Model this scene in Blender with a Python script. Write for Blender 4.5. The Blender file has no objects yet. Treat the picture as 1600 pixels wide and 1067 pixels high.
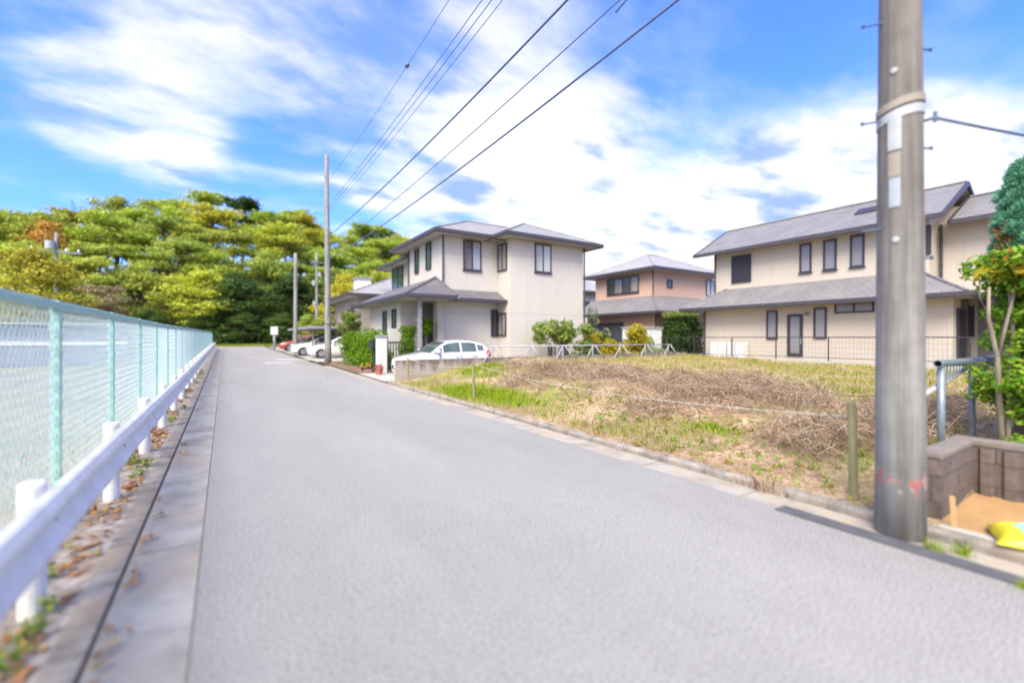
import bpy, math, random
import numpy as np
from mathutils import Vector, Matrix
R_ = math.radians
random.seed(7)
scn = bpy.context.scene
COL = scn.collection

# ------------------------------------------------------------------ camera
YAW = R_(32.7)
EYE = 1.5
cam_d = bpy.data.cameras.new('camera')
cam_d.sensor_width = 36.0
cam_d.lens = 15.75
cam_d.shift_y = -0.00406
cam_d.clip_end = 2000
cam_d.dof.use_dof = True
cam_d.dof.focus_distance = 8.0
cam_d.dof.aperture_fstop = 0.35
cam = bpy.data.objects.new('camera', cam_d)
cam.location = (0, 0, EYE)
cam.rotation_euler = (math.pi / 2, 0, -YAW)
COL.objects.link(cam)
scn.camera = cam

# photo-survey helpers: a bearing measured in the photograph, met with a known wall plane or the ground
SN, CS = math.sin(YAW), math.cos(YAW)
def ray(px, py):
    a = (px - 800) / 700.0
    return (CS * a + SN, -SN * a + CS, (527 - py) / 700.0)
def onW(px, py, X):
    d = ray(px, py); t = X / d[0]
    return (X, t * d[1], EYE + t * d[2])
def onS(px, py, Y):
    d = ray(px, py); t = Y / d[1]
    return (t * d[0], Y, EYE + t * d[2])
def onG(px, py, Z=0.0):
    d = ray(px, py); t = (Z - EYE) / d[2]
    return (t * d[0], t * d[1], Z)
def bearing(px):
    d = ray(px, 527); v = Vector((d[0], d[1], 0)); return v.normalized()

# ------------------------------------------------------------------ light
SUN_EL, SUN_AZ = R_(46), R_(232)         # azimuth clockwise from +Y: to the left of the camera
sd = bpy.data.lights.new('sun', 'SUN')
sd.energy = 1.5
sd.angle = R_(34)
sd.color = (1.0, 0.92, 0.78)
sun = bpy.data.objects.new('sun', sd)
COL.objects.link(sun)
dirv = Vector((math.sin(SUN_AZ) * math.cos(SUN_EL), math.cos(SUN_AZ) * math.cos(SUN_EL), math.sin(SUN_EL)))
sun.rotation_euler = dirv.to_track_quat('Z', 'Y').to_euler()
sun.location = dirv * 60

scn.view_settings.view_transform = 'Standard'
scn.view_settings.look = 'None'
scn.view_settings.exposure = 1.95
scn.view_settings.gamma = 1.0
scn.cycles.max_bounces = 6
scn.cycles.transparent_max_bounces = 8
scn.cycles.caustics_reflective = False
scn.cycles.caustics_refractive = False
scn.cycles.sample_clamp_indirect = 4.0
scn.cycles.use_denoising = True

# ------------------------------------------------------------------ sky
world = bpy.data.worlds.new('World'); scn.world = world; world.use_nodes = True
nt = world.node_tree; nt.nodes.clear()
def N(t, **kw):
    n = nt.nodes.new(t)
    for k, v in kw.items(): setattr(n, k, v)
    return n
def L(a, b): nt.links.new(a, b)
def math_n(op, a, b=None, clamp=False):
    n = N('ShaderNodeMath', operation=op, use_clamp=clamp)
    for i, v in enumerate((a, b)):
        if v is None: continue
        if isinstance(v, (int, float)): n.inputs[i].default_value = v
        else: L(v, n.inputs[i])
    return n.outputs[0]
out = N('ShaderNodeOutputWorld'); bg = N('ShaderNodeBackground')
bg.inputs[1].default_value = 0.11
L(bg.outputs[0], out.inputs[0])
sky = N('ShaderNodeTexSky', sky_type='NISHITA', sun_disc=False, sun_elevation=SUN_EL, sun_rotation=SUN_AZ)
tc = N('ShaderNodeTexCoord')
sep = N('ShaderNodeSeparateXYZ'); L(tc.outputs['Generated'], sep.inputs[0])
zz = math_n('ADD', math_n('MAXIMUM', sep.outputs[2], 0.0), 0.16)
comb = N('ShaderNodeCombineXYZ')
L(math_n('DIVIDE', sep.outputs[0], zz), comb.inputs[0]); L(math_n('DIVIDE', sep.outputs[1], zz), comb.inputs[1])
mp = N('ShaderNodeMapping'); L(comb.outputs[0], mp.inputs[0])
mp.inputs['Rotation'].default_value = (0, 0, R_(20)); mp.inputs['Scale'].default_value = (0.95, 1.45, 1)
n1 = N('ShaderNodeTexNoise'); L(mp.outputs[0], n1.inputs['Vector'])
n1.inputs['Scale'].default_value = 1.35; n1.inputs['Detail'].default_value = 7; n1.inputs['Roughness'].default_value = 0.60
n1.inputs['Distortion'].default_value = 0.25
n2 = N('ShaderNodeTexNoise'); L(mp.outputs[0], n2.inputs['Vector'])
n2.inputs['Scale'].default_value = 3.1; n2.inputs['Detail'].default_value = 5; n2.inputs['Roughness'].default_value = 0.5
field = math_n('ADD', math_n('MULTIPLY', math_n('SUBTRACT', n1.outputs[0], .5), 1.7), .47)
LOBES = [  # bearing in the photo, angular size, weight: + cloud, - open blue
    (-10, 150, .17, -.34), (20, 245, .14, -.26), (170, 250, .14, -.12), (400, 215, .035, -.30), (470, 100, .17, -.26), (610, 30, .09, -.30), (290, 120, .12, -.10),
    (1090, 200, .10, -.40), (1230, 90, .16, -.22), (1000, 30, .12, -.24), (1600, 60, .11, -.50), (1500, 90, .16, -.20), (900, 345, .06, -.04),
    (330, 60, .10, .30), (500, 20, .14, .28), (60, 195, .07, .34), (180, 220, .09, .34), (330, 255, .09, .30), (230, 130, .06, .18), (60, 65, .05, .2), (850, 200, .20, .26), (1150, 330, .26, .32), (1280, 320, .13, .45), (1480, 250, .10, .4), (960, 300, .12, .2), (760, 330, .3, .2),
    (1530, 190, .10, .30), (1060, 120, .07, .10), (60, 60, .12, .1), (640, 200, .10, .10)]
BRIGHT = [(880, 260, .22, .30), (1150, 330, .25, .24), (330, 70, .12, .25), (500, 25, .10, .25), (170, 215, .06, .22), (330, 250, .09, .20), (1520, 200, .10, .30), (800, 60, .12, .15), (100, 300, .10, -.2), (450, 190, .10, -.25), (1000, 90, .12, -.2), (1250, 120, .14, -.22), (740, 330, .09, -.16), (1060, 360, .08, -.16), (960, 385, .05, -.12), (1240, 330, .06, -.10), (620, 290, .08, .15)]
for px, py, sg, w in LOBES:
    d = Vector(ray(px, py)).normalized()
    dt = N('ShaderNodeVectorMath', operation='DOT_PRODUCT'); L(tc.outputs['Generated'], dt.inputs[0]); dt.inputs[1].default_value = d
    p = math_n('POWER', math_n('MAXIMUM', dt.outputs['Value'], 0.0), 1.0 / (sg * sg))
    field = math_n('ADD', field, math_n('MULTIPLY', p, w))
# unseen cloud glow behind the viewer, added round the sun to warm the light
ds = N('ShaderNodeVectorMath', operation='DOT_PRODUCT'); L(tc.outputs['Generated'], ds.inputs[0]); ds.inputs[1].default_value = dirv
sunlobe = math_n('POWER', math_n('MAXIMUM', ds.outputs['Value'], 0.0), 3.2)
field = math_n('ADD', field, math_n('MULTIPLY', sunlobe, .8))
ramp = N('ShaderNodeMapRange', interpolation_type='SMOOTHSTEP'); L(field, ramp.inputs[0])
ramp.inputs[1].default_value = 0.33; ramp.inputs[2].default_value = 0.95
hz = N('ShaderNodeMapRange'); L(sep.outputs[2], hz.inputs[0]); hz.inputs[1].default_value = 0.0; hz.inputs[2].default_value = 0.25
hz.inputs[3].default_value = 0.35; hz.inputs[4].default_value = 0.0
cover = math_n('ADD', math_n('ADD', math_n('MULTIPLY', ramp.outputs[0], .80), math_n('MULTIPLY', n2.outputs[0], .22)), hz.outputs[0], clamp=True)
tint = N('ShaderNodeMix', data_type='RGBA', blend_type='MULTIPLY'); tint.inputs[0].default_value = 1.0
L(sky.outputs[0], tint.inputs[6]); tint.inputs[7].default_value = (0.27, 0.51, 1.25, 1)
glow = math_n('ADD', math_n('MULTIPLY', math_n('SUBTRACT', n2.outputs[0], .5), 1.75), .49)
for px, py, sg, w in BRIGHT:
    d = Vector(ray(px, py)).normalized()
    dt = N('ShaderNodeVectorMath', operation='DOT_PRODUCT'); L(tc.outputs['Generated'], dt.inputs[0]); dt.inputs[1].default_value = d
    p = math_n('POWER', math_n('MAXIMUM', dt.outputs['Value'], 0.0), 1.0 / (sg * sg))
    glow = math_n('ADD', glow, math_n('MULTIPLY', p, w))
br_ = N('ShaderNodeMapRange', interpolation_type='SMOOTHSTEP'); L(glow, br_.inputs[0]); br_.inputs[1].default_value = .34; br_.inputs[2].default_value = .74
bright = br_.outputs[0]
shade = N('ShaderNodeMix', data_type='RGBA'); L(bright, shade.inputs[0])
shade.inputs[6].default_value = (1.05, 1.42, 2.1, 1); shade.inputs[7].default_value = (2.95, 2.88, 2.8, 1)
lit = N('ShaderNodeMix', data_type='RGBA'); L(math_n('MULTIPLY', sunlobe, 1.0, True), lit.inputs[0]); L(shade.outputs[2], lit.inputs[6]); lit.inputs[7].default_value = (9.0, 8.3, 7.1, 1)
mx = N('ShaderNodeMix', data_type='RGBA'); L(cover, mx.inputs[0]); L(tint.outputs[2], mx.inputs[6]); L(lit.outputs[2], mx.inputs[7])
L(mx.outputs[2], bg.inputs[0])

# ------------------------------------------------------------------ materials
def newmat(name):
    m = bpy.data.materials.new(name); m.use_nodes = True
    t = m.node_tree; b = t.nodes['Principled BSDF']
    return m, t, b
def ramp_node(t, stops):
    r = t.nodes.new('ShaderNodeValToRGB'); e = r.color_ramp.elements
    while len(e) < len(stops): e.new(0.5)
    for i, (p, c) in enumerate(stops): e[i].position = p; e[i].color = (*c, 1)
    return r
def tnoise(t, scale, detail=4, rough=.55, stretch=None, coord='Object', dist=0):
    c = t.nodes.new('ShaderNodeTexCoord'); n = t.nodes.new('ShaderNodeTexNoise')
    n.inputs['Scale'].default_value = scale; n.inputs['Detail'].default_value = detail; n.inputs['Roughness'].default_value = rough
    n.inputs['Distortion'].default_value = dist
    if stretch:
        mp = t.nodes.new('ShaderNodeMapping'); mp.inputs['Scale'].default_value = stretch
        t.links.new(c.outputs[coord], mp.inputs[0]); t.links.new(mp.outputs[0], n.inputs['Vector'])
    else: t.links.new(c.outputs[coord], n.inputs['Vector'])
    return n
def addbump(t, b, src, strength, dist=.01):
    bp = t.nodes.new('ShaderNodeBump'); bp.inputs['Strength'].default_value = strength; bp.inputs['Distance'].default_value = dist
    t.links.new(src, bp.inputs['Height']); t.links.new(bp.outputs[0], b.inputs['Normal'])
def tmix(t, fac, a, c, blend='MIX'):
    m = t.nodes.new('ShaderNodeMix'); m.data_type = 'RGBA'; m.blend_type = blend
    for i, v in ((0, fac), (6, a), (7, c)):
        if isinstance(v, (int, float)): m.inputs[i].default_value = v
        elif isinstance(v, tuple): m.inputs[i].default_value = (*v, 1)
        else: t.links.new(v, m.inputs[i])
    return m.outputs[2]
def plain(name, c1, c2=None, scale=6, rough=.6, metal=0, bump=0, bscale=None, stretch=None, spec=.5, coat=0):
    """two-tone mottled surface"""
    m, t, b = newmat(name)
    if c2 is None: c2 = tuple(x * .82 for x in c1)
    n = tnoise(t, scale, 5, .6, stretch)
    r = ramp_node(t, [(.32, c2), (.68, c1)]); t.links.new(n.outputs[0], r.inputs[0]); t.links.new(r.outputs[0], b.inputs['Base Color'])
    b.inputs['Roughness'].default_value = rough; b.inputs['Metallic'].default_value = metal
    b.inputs['Specular IOR Level'].default_value = spec; b.inputs['Coat Weight'].default_value = coat
    if bump:
        n2 = tnoise(t, bscale or scale * 6, 4, .6, stretch); addbump(t, b, n2.outputs[0], bump)
    return m
M = {}
def asphalt():
    m, t, b = newmat('asphalt')
    big = tnoise(t, .35, 5, .6, (1.6, .35, 1)); mid = tnoise(t, 3.5, 6, .7); fine = tnoise(t, 85, 4, .78)
    r1 = ramp_node(t, [(.34, (.245, .240, .230)), (.66, (.295, .289, .277))]); t.links.new(big.outputs[0], r1.inputs[0])
    r2 = ramp_node(t, [(.3, (.94, .94, .945)), (.7, (1.03, 1.03, 1.03))]); t.links.new(mid.outputs[0], r2.inputs[0])
    r3 = ramp_node(t, [(.37, (.22, .22, .23)), (.5, (1, 1, 1)), (.64, (1.9, 1.88, 1.84))]); t.links.new(fine.outputs[0], r3.inputs[0])
    c = tmix(t, 1.0, r1.outputs[0], r2.outputs[0], 'MULTIPLY'); c = tmix(t, 1.0, c, r3.outputs[0], 'MULTIPLY')
    t.links.new(c, b.inputs['Base Color']); b.inputs['Roughness'].default_value = .88; b.inputs['Specular IOR Level'].default_value = .3
    addbump(t, b, fine.outputs[0], .22, .005)
    return m
M['asphalt'] = asphalt()
def stained(name, base, dark, tone, scale=1.2, bump=.3, joint=None):
    """concrete with dark stains, warm dirt and optional regular joints along Y"""
    m, t, b = newmat(name)
    n1 = tnoise(t, scale, 7, .65); n2 = tnoise(t, scale * .45, 5, .6); n3 = tnoise(t, 60, 3, .6)
    r1 = ramp_node(t, [(.33, dark), (.6, base)]); t.links.new(n1.outputs[0], r1.inputs[0])
    r2 = ramp_node(t, [(.45, (0, 0, 0)), (.7, (1, 1, 1))]); t.links.new(n2.outputs[0], r2.inputs[0])
    c = tmix(t, r2.outputs[0], r1.outputs[0], tone)
    if joint:
        co = t.nodes.new('ShaderNodeTexCoord'); sp = t.nodes.new('ShaderNodeSeparateXYZ'); t.links.new(co.outputs['Object'], sp.inputs[0])
        d = t.nodes.new('ShaderNodeMath'); d.operation = 'MULTIPLY'; d.inputs[1].default_value = 1 / joint; t.links.new(sp.outputs[1], d.inputs[0])
        f = t.nodes.new('ShaderNodeMath'); f.operation = 'FRACT'; t.links.new(d.outputs[0], f.inputs[0])
        g = t.nodes.new('ShaderNodeMath'); g.operation = 'LESS_THAN'; g.inputs[1].default_value = .012 / joint; t.links.new(f.outputs[0], g.inputs[0])
        c = tmix(t, g.outputs[0], c, (.15, .14, .12))
    t.links.new(c, b.inputs['Base Color']); b.inputs['Roughness'].default_value = .9; b.inputs['Specular IOR Level'].default_value = .25
    addbump(t, b, n3.outputs[0], bump, .006)
    return m
M['gutter'] = stained('gutter_concrete', (.37, .355, .335), (.235, .225, .21), (.36, .31, .25), 2.2, .4, 2.0)
M['kerb_old'] = stained('old_kerb_concrete', (.31, .285, .26), (.13, .12, .11), (.27, .22, .17), 5.5, .7, .6)
M['gutter_sand'] = stained('sandy_gutter_concrete', (.37, .34, .30), (.24, .21, .17), (.39, .33, .25), 2.2, .4, 1.2)
M['verge'] = stained('verge_soil', (.40, .36, .335), (.13, .105, .09), (.30, .23, .18), 11.0, .9)
M['fieldg'] = stained('pale_gravel', (.30, .30, .25), (.20, .22, .16), (.34, .31, .22), .5, .4)
M['soil'] = stained('soil', (.20, .16, .11), (.13, .10, .07), (.16, .15, .06), .8, .6)
M['sand'] = stained('orange_sand', (.42, .26, .13), (.33, .19, .09), (.40, .28, .12), 2.5, .4)
M['concrete'] = stained('pale_concrete', (.42, .41, .39), (.33, .32, .30), (.40, .37, .32), .9, .3)
M['patch'] = plain('dark_patch_asphalt', (.105, .105, .12), (.075, .075, .085), 8, .9, bump=.6, bscale=90)
M['paint_white'] = plain('worn_road_paint', (.85, .85, .85), (.6, .6, .6), 9, .8)
def leafmat(name, cols, trans=.35, byobj=False, rough=.55):
    """leaves: every leaf its own tone between the given colours"""
    m, t, b = newmat(name)
    g = t.nodes.new('ShaderNodeNewGeometry')
    r = ramp_node(t, [(i / max(1, len(cols) - 1), c) for i, c in enumerate(cols)]); t.links.new(g.outputs['Random Per Island'], r.inputs[0])
    c = r.outputs[0]
    if byobj:
        oi = t.nodes.new('ShaderNodeObjectInfo'); c = tmix(t, 1.0, c, oi.outputs['Color'], 'MULTIPLY')
    t.links.new(c, b.inputs['Base Color']); b.inputs['Roughness'].default_value = rough; b.inputs['Specular IOR Level'].default_value = .2
    tr = t.nodes.new('ShaderNodeBsdfTranslucent'); t.links.new(c, tr.inputs[0])
    mx = t.nodes.new('ShaderNodeMixShader'); mx.inputs[0].default_value = trans
    o = t.nodes['Material Output']; t.links.new(b.outputs[0], mx.inputs[1]); t.links.new(tr.outputs[0], mx.inputs[2]); t.links.new(mx.outputs[0], o.inputs[0])
    return m
M['leaf_tree'] = leafmat('hill_leaves', [(.55, .55, .5), (.85, .85, .8), (1.05, 1.05, 1), (1.35, 1.28, .95)], .38, True)
M['leaf_hedge'] = leafmat('hedge_leaves', [(.05, .13, .006), (.10, .22, .008), (.17, .30, .012), (.24, .36, .02)])
M['leaf_shrub'] = leafmat('shrub_leaves', [(.10, .20, .03), (.18, .28, .05), (.28, .35, .07), (.36, .36, .10)])
M['leaf_yellow'] = leafmat('yellow_leaves', [(.20, .22, .02), (.38, .33, .02), (.50, .36, .02), (.30, .30, .03)])
M['leaf_dark'] = leafmat('dark_leaves', [(.03, .07, .015), (.05, .11, .02), (.08, .14, .03)])
M['leaf_pale'] = leafmat('pale_leaves', [(.22, .28, .15), (.30, .36, .2), (.20, .24, .12)])
M['leaf_conifer'] = leafmat('blue_green_needles', [(.06, .22, .13), (.14, .38, .23), (.22, .48, .31)], .2)
M['leaf_maple'] = leafmat('broad_leaves', [(.09, .25, .02), (.17, .36, .025), (.34, .46, .04), (.12, .29, .03), (.20, .38, .03), (.42, .48, .05)])
M['leaf_rust'] = leafmat('rust_leaves', [(.30, .08, .02), (.45, .14, .03), (.28, .20, .03)])
M['leaf_fallen'] = leafmat('fallen_leaves', [(.22, .10, .05), (.40, .18, .05), (.30, .14, .08), (.50, .34, .08), (.18, .10, .07), (.28, .26, .06)], .1)
M['grass'] = leafmat('grass_blades', [(.16, .24, .02), (.27, .33, .03), (.36, .38, .06), (.42, .40, .12), (.22, .30, .02)], .3)
M['moss'] = leafmat('bright_grass', [(.20, .32, .015), (.30, .42, .02), (.36, .44, .03)], .3)
M['straw'] = leafmat('straw', [(.50, .36, .22), (.62, .47, .31), (.44, .28, .18), (.66, .54, .37), (.48, .30, .19)], .15)
M['twig'] = leafmat('dry_twigs', [(.13, .088, .06), (.27, .185, .125), (.48, .36, .25), (.21, .14, .095), (.62, .50, .37), (.35, .23, .15)], 0)
M['bark'] = plain('bark', (.16, .12, .09), (.08, .06, .045), 9, .95, bump=.8, stretch=(1, 1, .25))
M['wood_old'] = plain('weathered_post', (.30, .28, .15), (.16, .15, .08), 10, .95, bump=.7, stretch=(1, 1, .15))
M['wood_new'] = plain('raw_timber', (.55, .36, .18), (.45, .28, .13), 12, .8, stretch=(1, 1, .2))
M['twine'] = plain('barbed_wire', (.50, .48, .44), (.36, .34, .31), 30, .6)
M['galv'] = plain('galvanised_steel', (.25, .30, .34), (.18, .22, .26), 20, .45, .35, bump=.1)
M['galv_dark'] = plain('dull_zinc', (.22, .24, .27), (.15, .16, .18), 20, .6, .3)
M['rail_white'] = stained('white_rail_paint', (.80, .79, .76), (.62, .605, .57), (.72, .70, .645), 5.0, .08)
M['rail_white'].node_tree.nodes['Principled BSDF'].inputs['Roughness'].default_value = .5
M['mint'] = plain('mint_paint', (.33, .55, .485), (.29, .50, .44), 5, .45)
M['mint_pale'] = plain('pale_mint_wire', (.55, .66, .63), (.46, .57, .55), 6, .5)
M['white_pipe'] = plain('white_pipe', (.38, .39, .42), (.30, .31, .33), 8, .5)
M['cable'] = plain('cable', (.10, .15, .25), (.08, .12, .21), 8, .6)
M['bolt'] = plain('bolt_steel', (.09, .15, .24), (.06, .10, .17), 20, .5, .3)
M['plate'] = plain('pale_plate', (.40, .42, .44), (.33, .35, .37), 8, .6)
M['plate_blue'] = plain('faded_blue_plate', (.33, .37, .42), (.28, .31, .36), 8, .6)
M['plate_warm'] = plain('faded_warm_plate', (.30, .265, .22), (.25, .22, .18), 8, .7)
M['black'] = plain('black_plastic', (.03, .03, .035), (.02, .02, .024), 8, .5)
M['dark_metal'] = plain('dark_bronze_metal', (.055, .05, .058), (.04, .037, .043), 8, .45, .1)
M['frame'] = plain('window_frame', (.045, .04, .055), (.035, .03, .042), 8, .4)
M['fascia'] = plain('dark_fascia', (.060, .054, .068), (.045, .04, .052), 5, .5)
M['soffit'] = plain('soffit_board', (.46, .42, .37), (.42, .38, .33), 3, .8)
M['rubber'] = plain('tyre_rubber', (.03, .03, .032), (.02, .02, .022), 20, .8)
M['rim'] = plain('alloy', (.55, .56, .58), (.45, .46, .48), 10, .3, .8)
M['lamp'] = plain('headlamp', (.55, .60, .66), (.40, .45, .52), 12, .1, coat=1)
M['tail'] = plain('tail_lamp', (.55, .03, .03), (.40, .02, .02), 12, .2, coat=1)
M['terracotta'] = plain('terracotta', (.40, .15, .10), (.30, .11, .07), 8, .8)
M['brick'] = plain('brick_edging', (.27, .15, .12), (.18, .10, .08), 6, .9, bump=.4)
M['flower_red'] = leafmat('red_flowers', [(.5, .03, .05), (.6, .08, .10), (.12, .2, .03)], .2)
M['flower_or'] = leafmat('orange_flowers', [(.6, .22, .06), (.6, .35, .10), (.20, .28, .04), (.5, .45, .06)], .2)
M['unit'] = plain('ivory_unit', (.55, .53, .48), (.48, .46, .42), 5, .6)
M['white_box'] = plain('white_enamel', (.72, .73, .74), (.66, .67, .68), 3, .45)
M['bag_yellow'] = plain('yellow_film', (.62, .55, .03), (.52, .46, .02), 6, .3, bump=.3, bscale=14)
M['bag_teal'] = plain('pale_teal_print', (.36, .60, .55), (.16, .45, .46), 9, .3, bump=.3, bscale=14)
def glass(name, c1, c2, scale=.9, rough=.06):
    """window pane: what shows dimly behind the glass, under a clear reflective coat"""
    m, t, b = newmat(name)
    n = tnoise(t, scale, 3, .5, (1, 1, .25)); r = ramp_node(t, [(.35, c1), (.65, c2)]); t.links.new(n.outputs[0], r.inputs[0])
    t.links.new(r.outputs[0], b.inputs['Base Color']); b.inputs['Roughness'].default_value = rough
    b.inputs['Specular IOR Level'].default_value = .55; b.inputs['Coat Weight'].default_value = .3; b.inputs['Coat Roughness'].default_value = .02
    return m
M['pane_dark'] = glass('dark_glass', (.03, .035, .05), (.09, .09, .10))
M['pane_curtain'] = glass('curtained_glass', (.20, .19, .19), (.34, .33, .32), 1.5)
M['pane_lace'] = glass('lace_curtain_glass', (.36, .37, .39), (.52, .53, .55), 1.5)
M['pane_green'] = glass('green_glass', (.03, .07, .07), (.08, .13, .12))
M['pane_grey'] = glass('frosted_glass', (.22, .21, .22), (.28, .27, .28), 1.2, .25)
M['pane_warm'] = glass('warm_glass', (.16, .11, .07), (.26, .20, .15))
M['car_glass'] = glass('car_glass', (.05, .07, .075), (.10, .13, .13), 2)
def siding(name, base, pitch=.91, line=.018, hline=2.85, hz0=0.0, fine=None):
    """cladding boards: vertical panel joints, one storey joint, faint ribs"""
    m, t, b = newmat(name)
    uv = t.nodes.new('ShaderNodeUVMap'); sp = t.nodes.new('ShaderNodeSeparateXYZ'); t.links.new(uv.outputs[0], sp.inputs[0])
    def band(src, period, width):
        d = t.nodes.new('ShaderNodeMath'); d.operation = 'DIVIDE'; d.inputs[1].default_value = period; t.links.new(src, d.inputs[0])
        f = t.nodes.new('ShaderNodeMath'); f.operation = 'FRACT'; t.links.new(d.outputs[0], f.inputs[0])
        g = t.nodes.new('ShaderNodeMath'); g.operation = 'LESS_THAN'; g.inputs[1].default_value = width / period; t.links.new(f.outputs[0], g.inputs[0])
        return g.outputs[0]
    n = tnoise(t, .7, 5, .6); n2 = tnoise(t, 2.5, 5, .6, (1, 1, .15))
    r = ramp_node(t, [(.3, tuple(x * .93 for x in base)), (.7, base)]); t.links.new(n.outputs[0], r.inputs[0])
    r2 = ramp_node(t, [(.3, (.97, .965, .955)), (.6, (1, 1, 1))]); t.links.new(n2.outputs[0], r2.inputs[0])
    c = tmix(t, 1.0, r.outputs[0], r2.outputs[0], 'MULTIPLY')
    j = band(sp.outputs[0], pitch, line); c = tmix(t, j, c, tuple(x * .80 for x in base))
    h = band(sp.outputs[1], hline, .03); c = tmix(t, h, c, tuple(x * .72 for x in base))
    if fine:
        k = band(sp.outputs[1] if fine > 0 else sp.outputs[0], abs(fine), abs(fine) * .16); c = tmix(t, k, c, tuple(x * .90 for x in base))
    t.links.new(c, b.inputs['Base Color']); b.inputs['Roughness'].default_value = .75
    n3 = tnoise(t, 25, 3, .6); addbump(t, b, n3.outputs[0], .25, .01)
    return m
M['wall_cream'] = siding('cream_siding', (.56, .525, .485))
M['wall_beige'] = siding('beige_siding', (.54, .48, .415), fine=-.15)
M['wall_salmon'] = siding('salmon_siding', (.58, .385, .295), 1.4, fine=.12)
M['wall_pale'] = siding('pale_render', (.58, .57, .55), 1.8)
M['wall_grey'] = siding('grey_brown_siding', (.30, .27, .25), 1.2)
M['wall_shed'] = siding('pale_blue_siding', (.22, .25, .36), .35, .05)
M['porch_shade'] = siding('porch_shade_siding', (.17, .15, .14), .6)  # siding with the shade under the porches put into its colour
def tiles(name, c1, c2):
    m, t, b = newmat(name)
    uv = t.nodes.new('ShaderNodeUVMap'); br = t.nodes.new('ShaderNodeTexBrick'); t.links.new(uv.outputs[0], br.inputs['Vector'])
    br.inputs['Scale'].default_value = 1.0; br.inputs['Brick Width'].default_value = .3; br.inputs['Row Height'].default_value = .21
    br.inputs['Mortar Size'].default_value = .012; br.inputs['Color1'].default_value = (*c1, 1); br.inputs['Color2'].default_value = (*c2, 1)
    br.inputs['Mortar'].default_value = (*[x * .68 for x in c2], 1)
    n = tnoise(t, 1.1, 6, .65); r = ramp_node(t, [(.3, (.82, .82, .84)), (.7, (1.1, 1.08, 1.05))]); t.links.new(n.outputs[0], r.inputs[0])
    c = tmix(t, 1.0, br.outputs[0], r.outputs[0], 'MULTIPLY'); t.links.new(c, b.inputs['Base Color'])
    b.inputs['Roughness'].default_value = .62
    inv = t.nodes.new('ShaderNodeMath'); inv.operation = 'SUBTRACT'; inv.inputs[0].default_value = 1; t.links.new(br.outputs['Fac'], inv.inputs[1])
    addbump(t, b, inv.outputs[0], .5, .02)
    return m
M['tile_grey'] = tiles('grey_slate_tiles', (.29, .29, .305), (.255, .255, .27))
M['tile_dark'] = tiles('dark_slate_tiles', (.165, .157, .18), (.13, .125, .145))
M['tile_brown'] = tiles('brown_grey_tiles', (.215, .21, .222), (.185, .18, .192))
M['tile_pale'] = tiles('pale_grey_tiles', (.34, .34, .35), (.305, .305, .315))
def carpaint(name, c):
    m, t, b = newmat(name)
    n = tnoise(t, 3, 4, .6); r = ramp_node(t, [(.3, tuple(x * .93 for x in c)), (.7, c)]); t.links.new(n.outputs[0], r.inputs[0]); t.links.new(r.outputs[0], b.inputs['Base Color'])
    b.inputs['Roughness'].default_value = .3; b.inputs['Coat Weight'].default_value = 1; b.inputs['Coat Roughness'].default_value = .04
    return m
M['car_white'] = carpaint('white_car_paint', (.72, .73, .75)); M['car_red'] = carpaint('red_car_paint', (.45, .03, .035)); M['car_grey'] = carpaint('dark_grey_car_paint', (.10, .11, .14))
def blockmat():
    m, t, b = newmat('split_block')
    uv = t.nodes.new('ShaderNodeUVMap'); br = t.nodes.new('ShaderNodeTexBrick'); t.links.new(uv.outputs[0], br.inputs['Vector'])
    br.inputs['Scale'].default_value = 1; br.inputs['Brick Width'].default_value = .4; br.inputs['Row Height'].default_value = .2; br.inputs['Mortar Size'].default_value = .008
    br.inputs['Color1'].default_value = (.15, .118, .112, 1); br.inputs['Color2'].default_value = (.125, .10, .094, 1); br.inputs['Mortar'].default_value = (.08, .07, .065, 1)
    n = tnoise(t, 9, 6, .7); r = ramp_node(t, [(.3, (.7, .7, .7)), (.7, (1.25, 1.22, 1.2))]); t.links.new(n.outputs[0], r.inputs[0])
    t.links.new(tmix(t, 1.0, br.outputs[0], r.outputs[0], 'MULTIPLY'), b.inputs['Base Color']); b.inputs['Roughness'].default_value = .95
    addbump(t, b, n.outputs[0], .8, .015)
    return m
M['block'] = blockmat()
M['block_cap'] = stained('block_coping', (.235, .20, .185), (.16, .135, .125), (.22, .2, .16), 3, .5)
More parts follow.
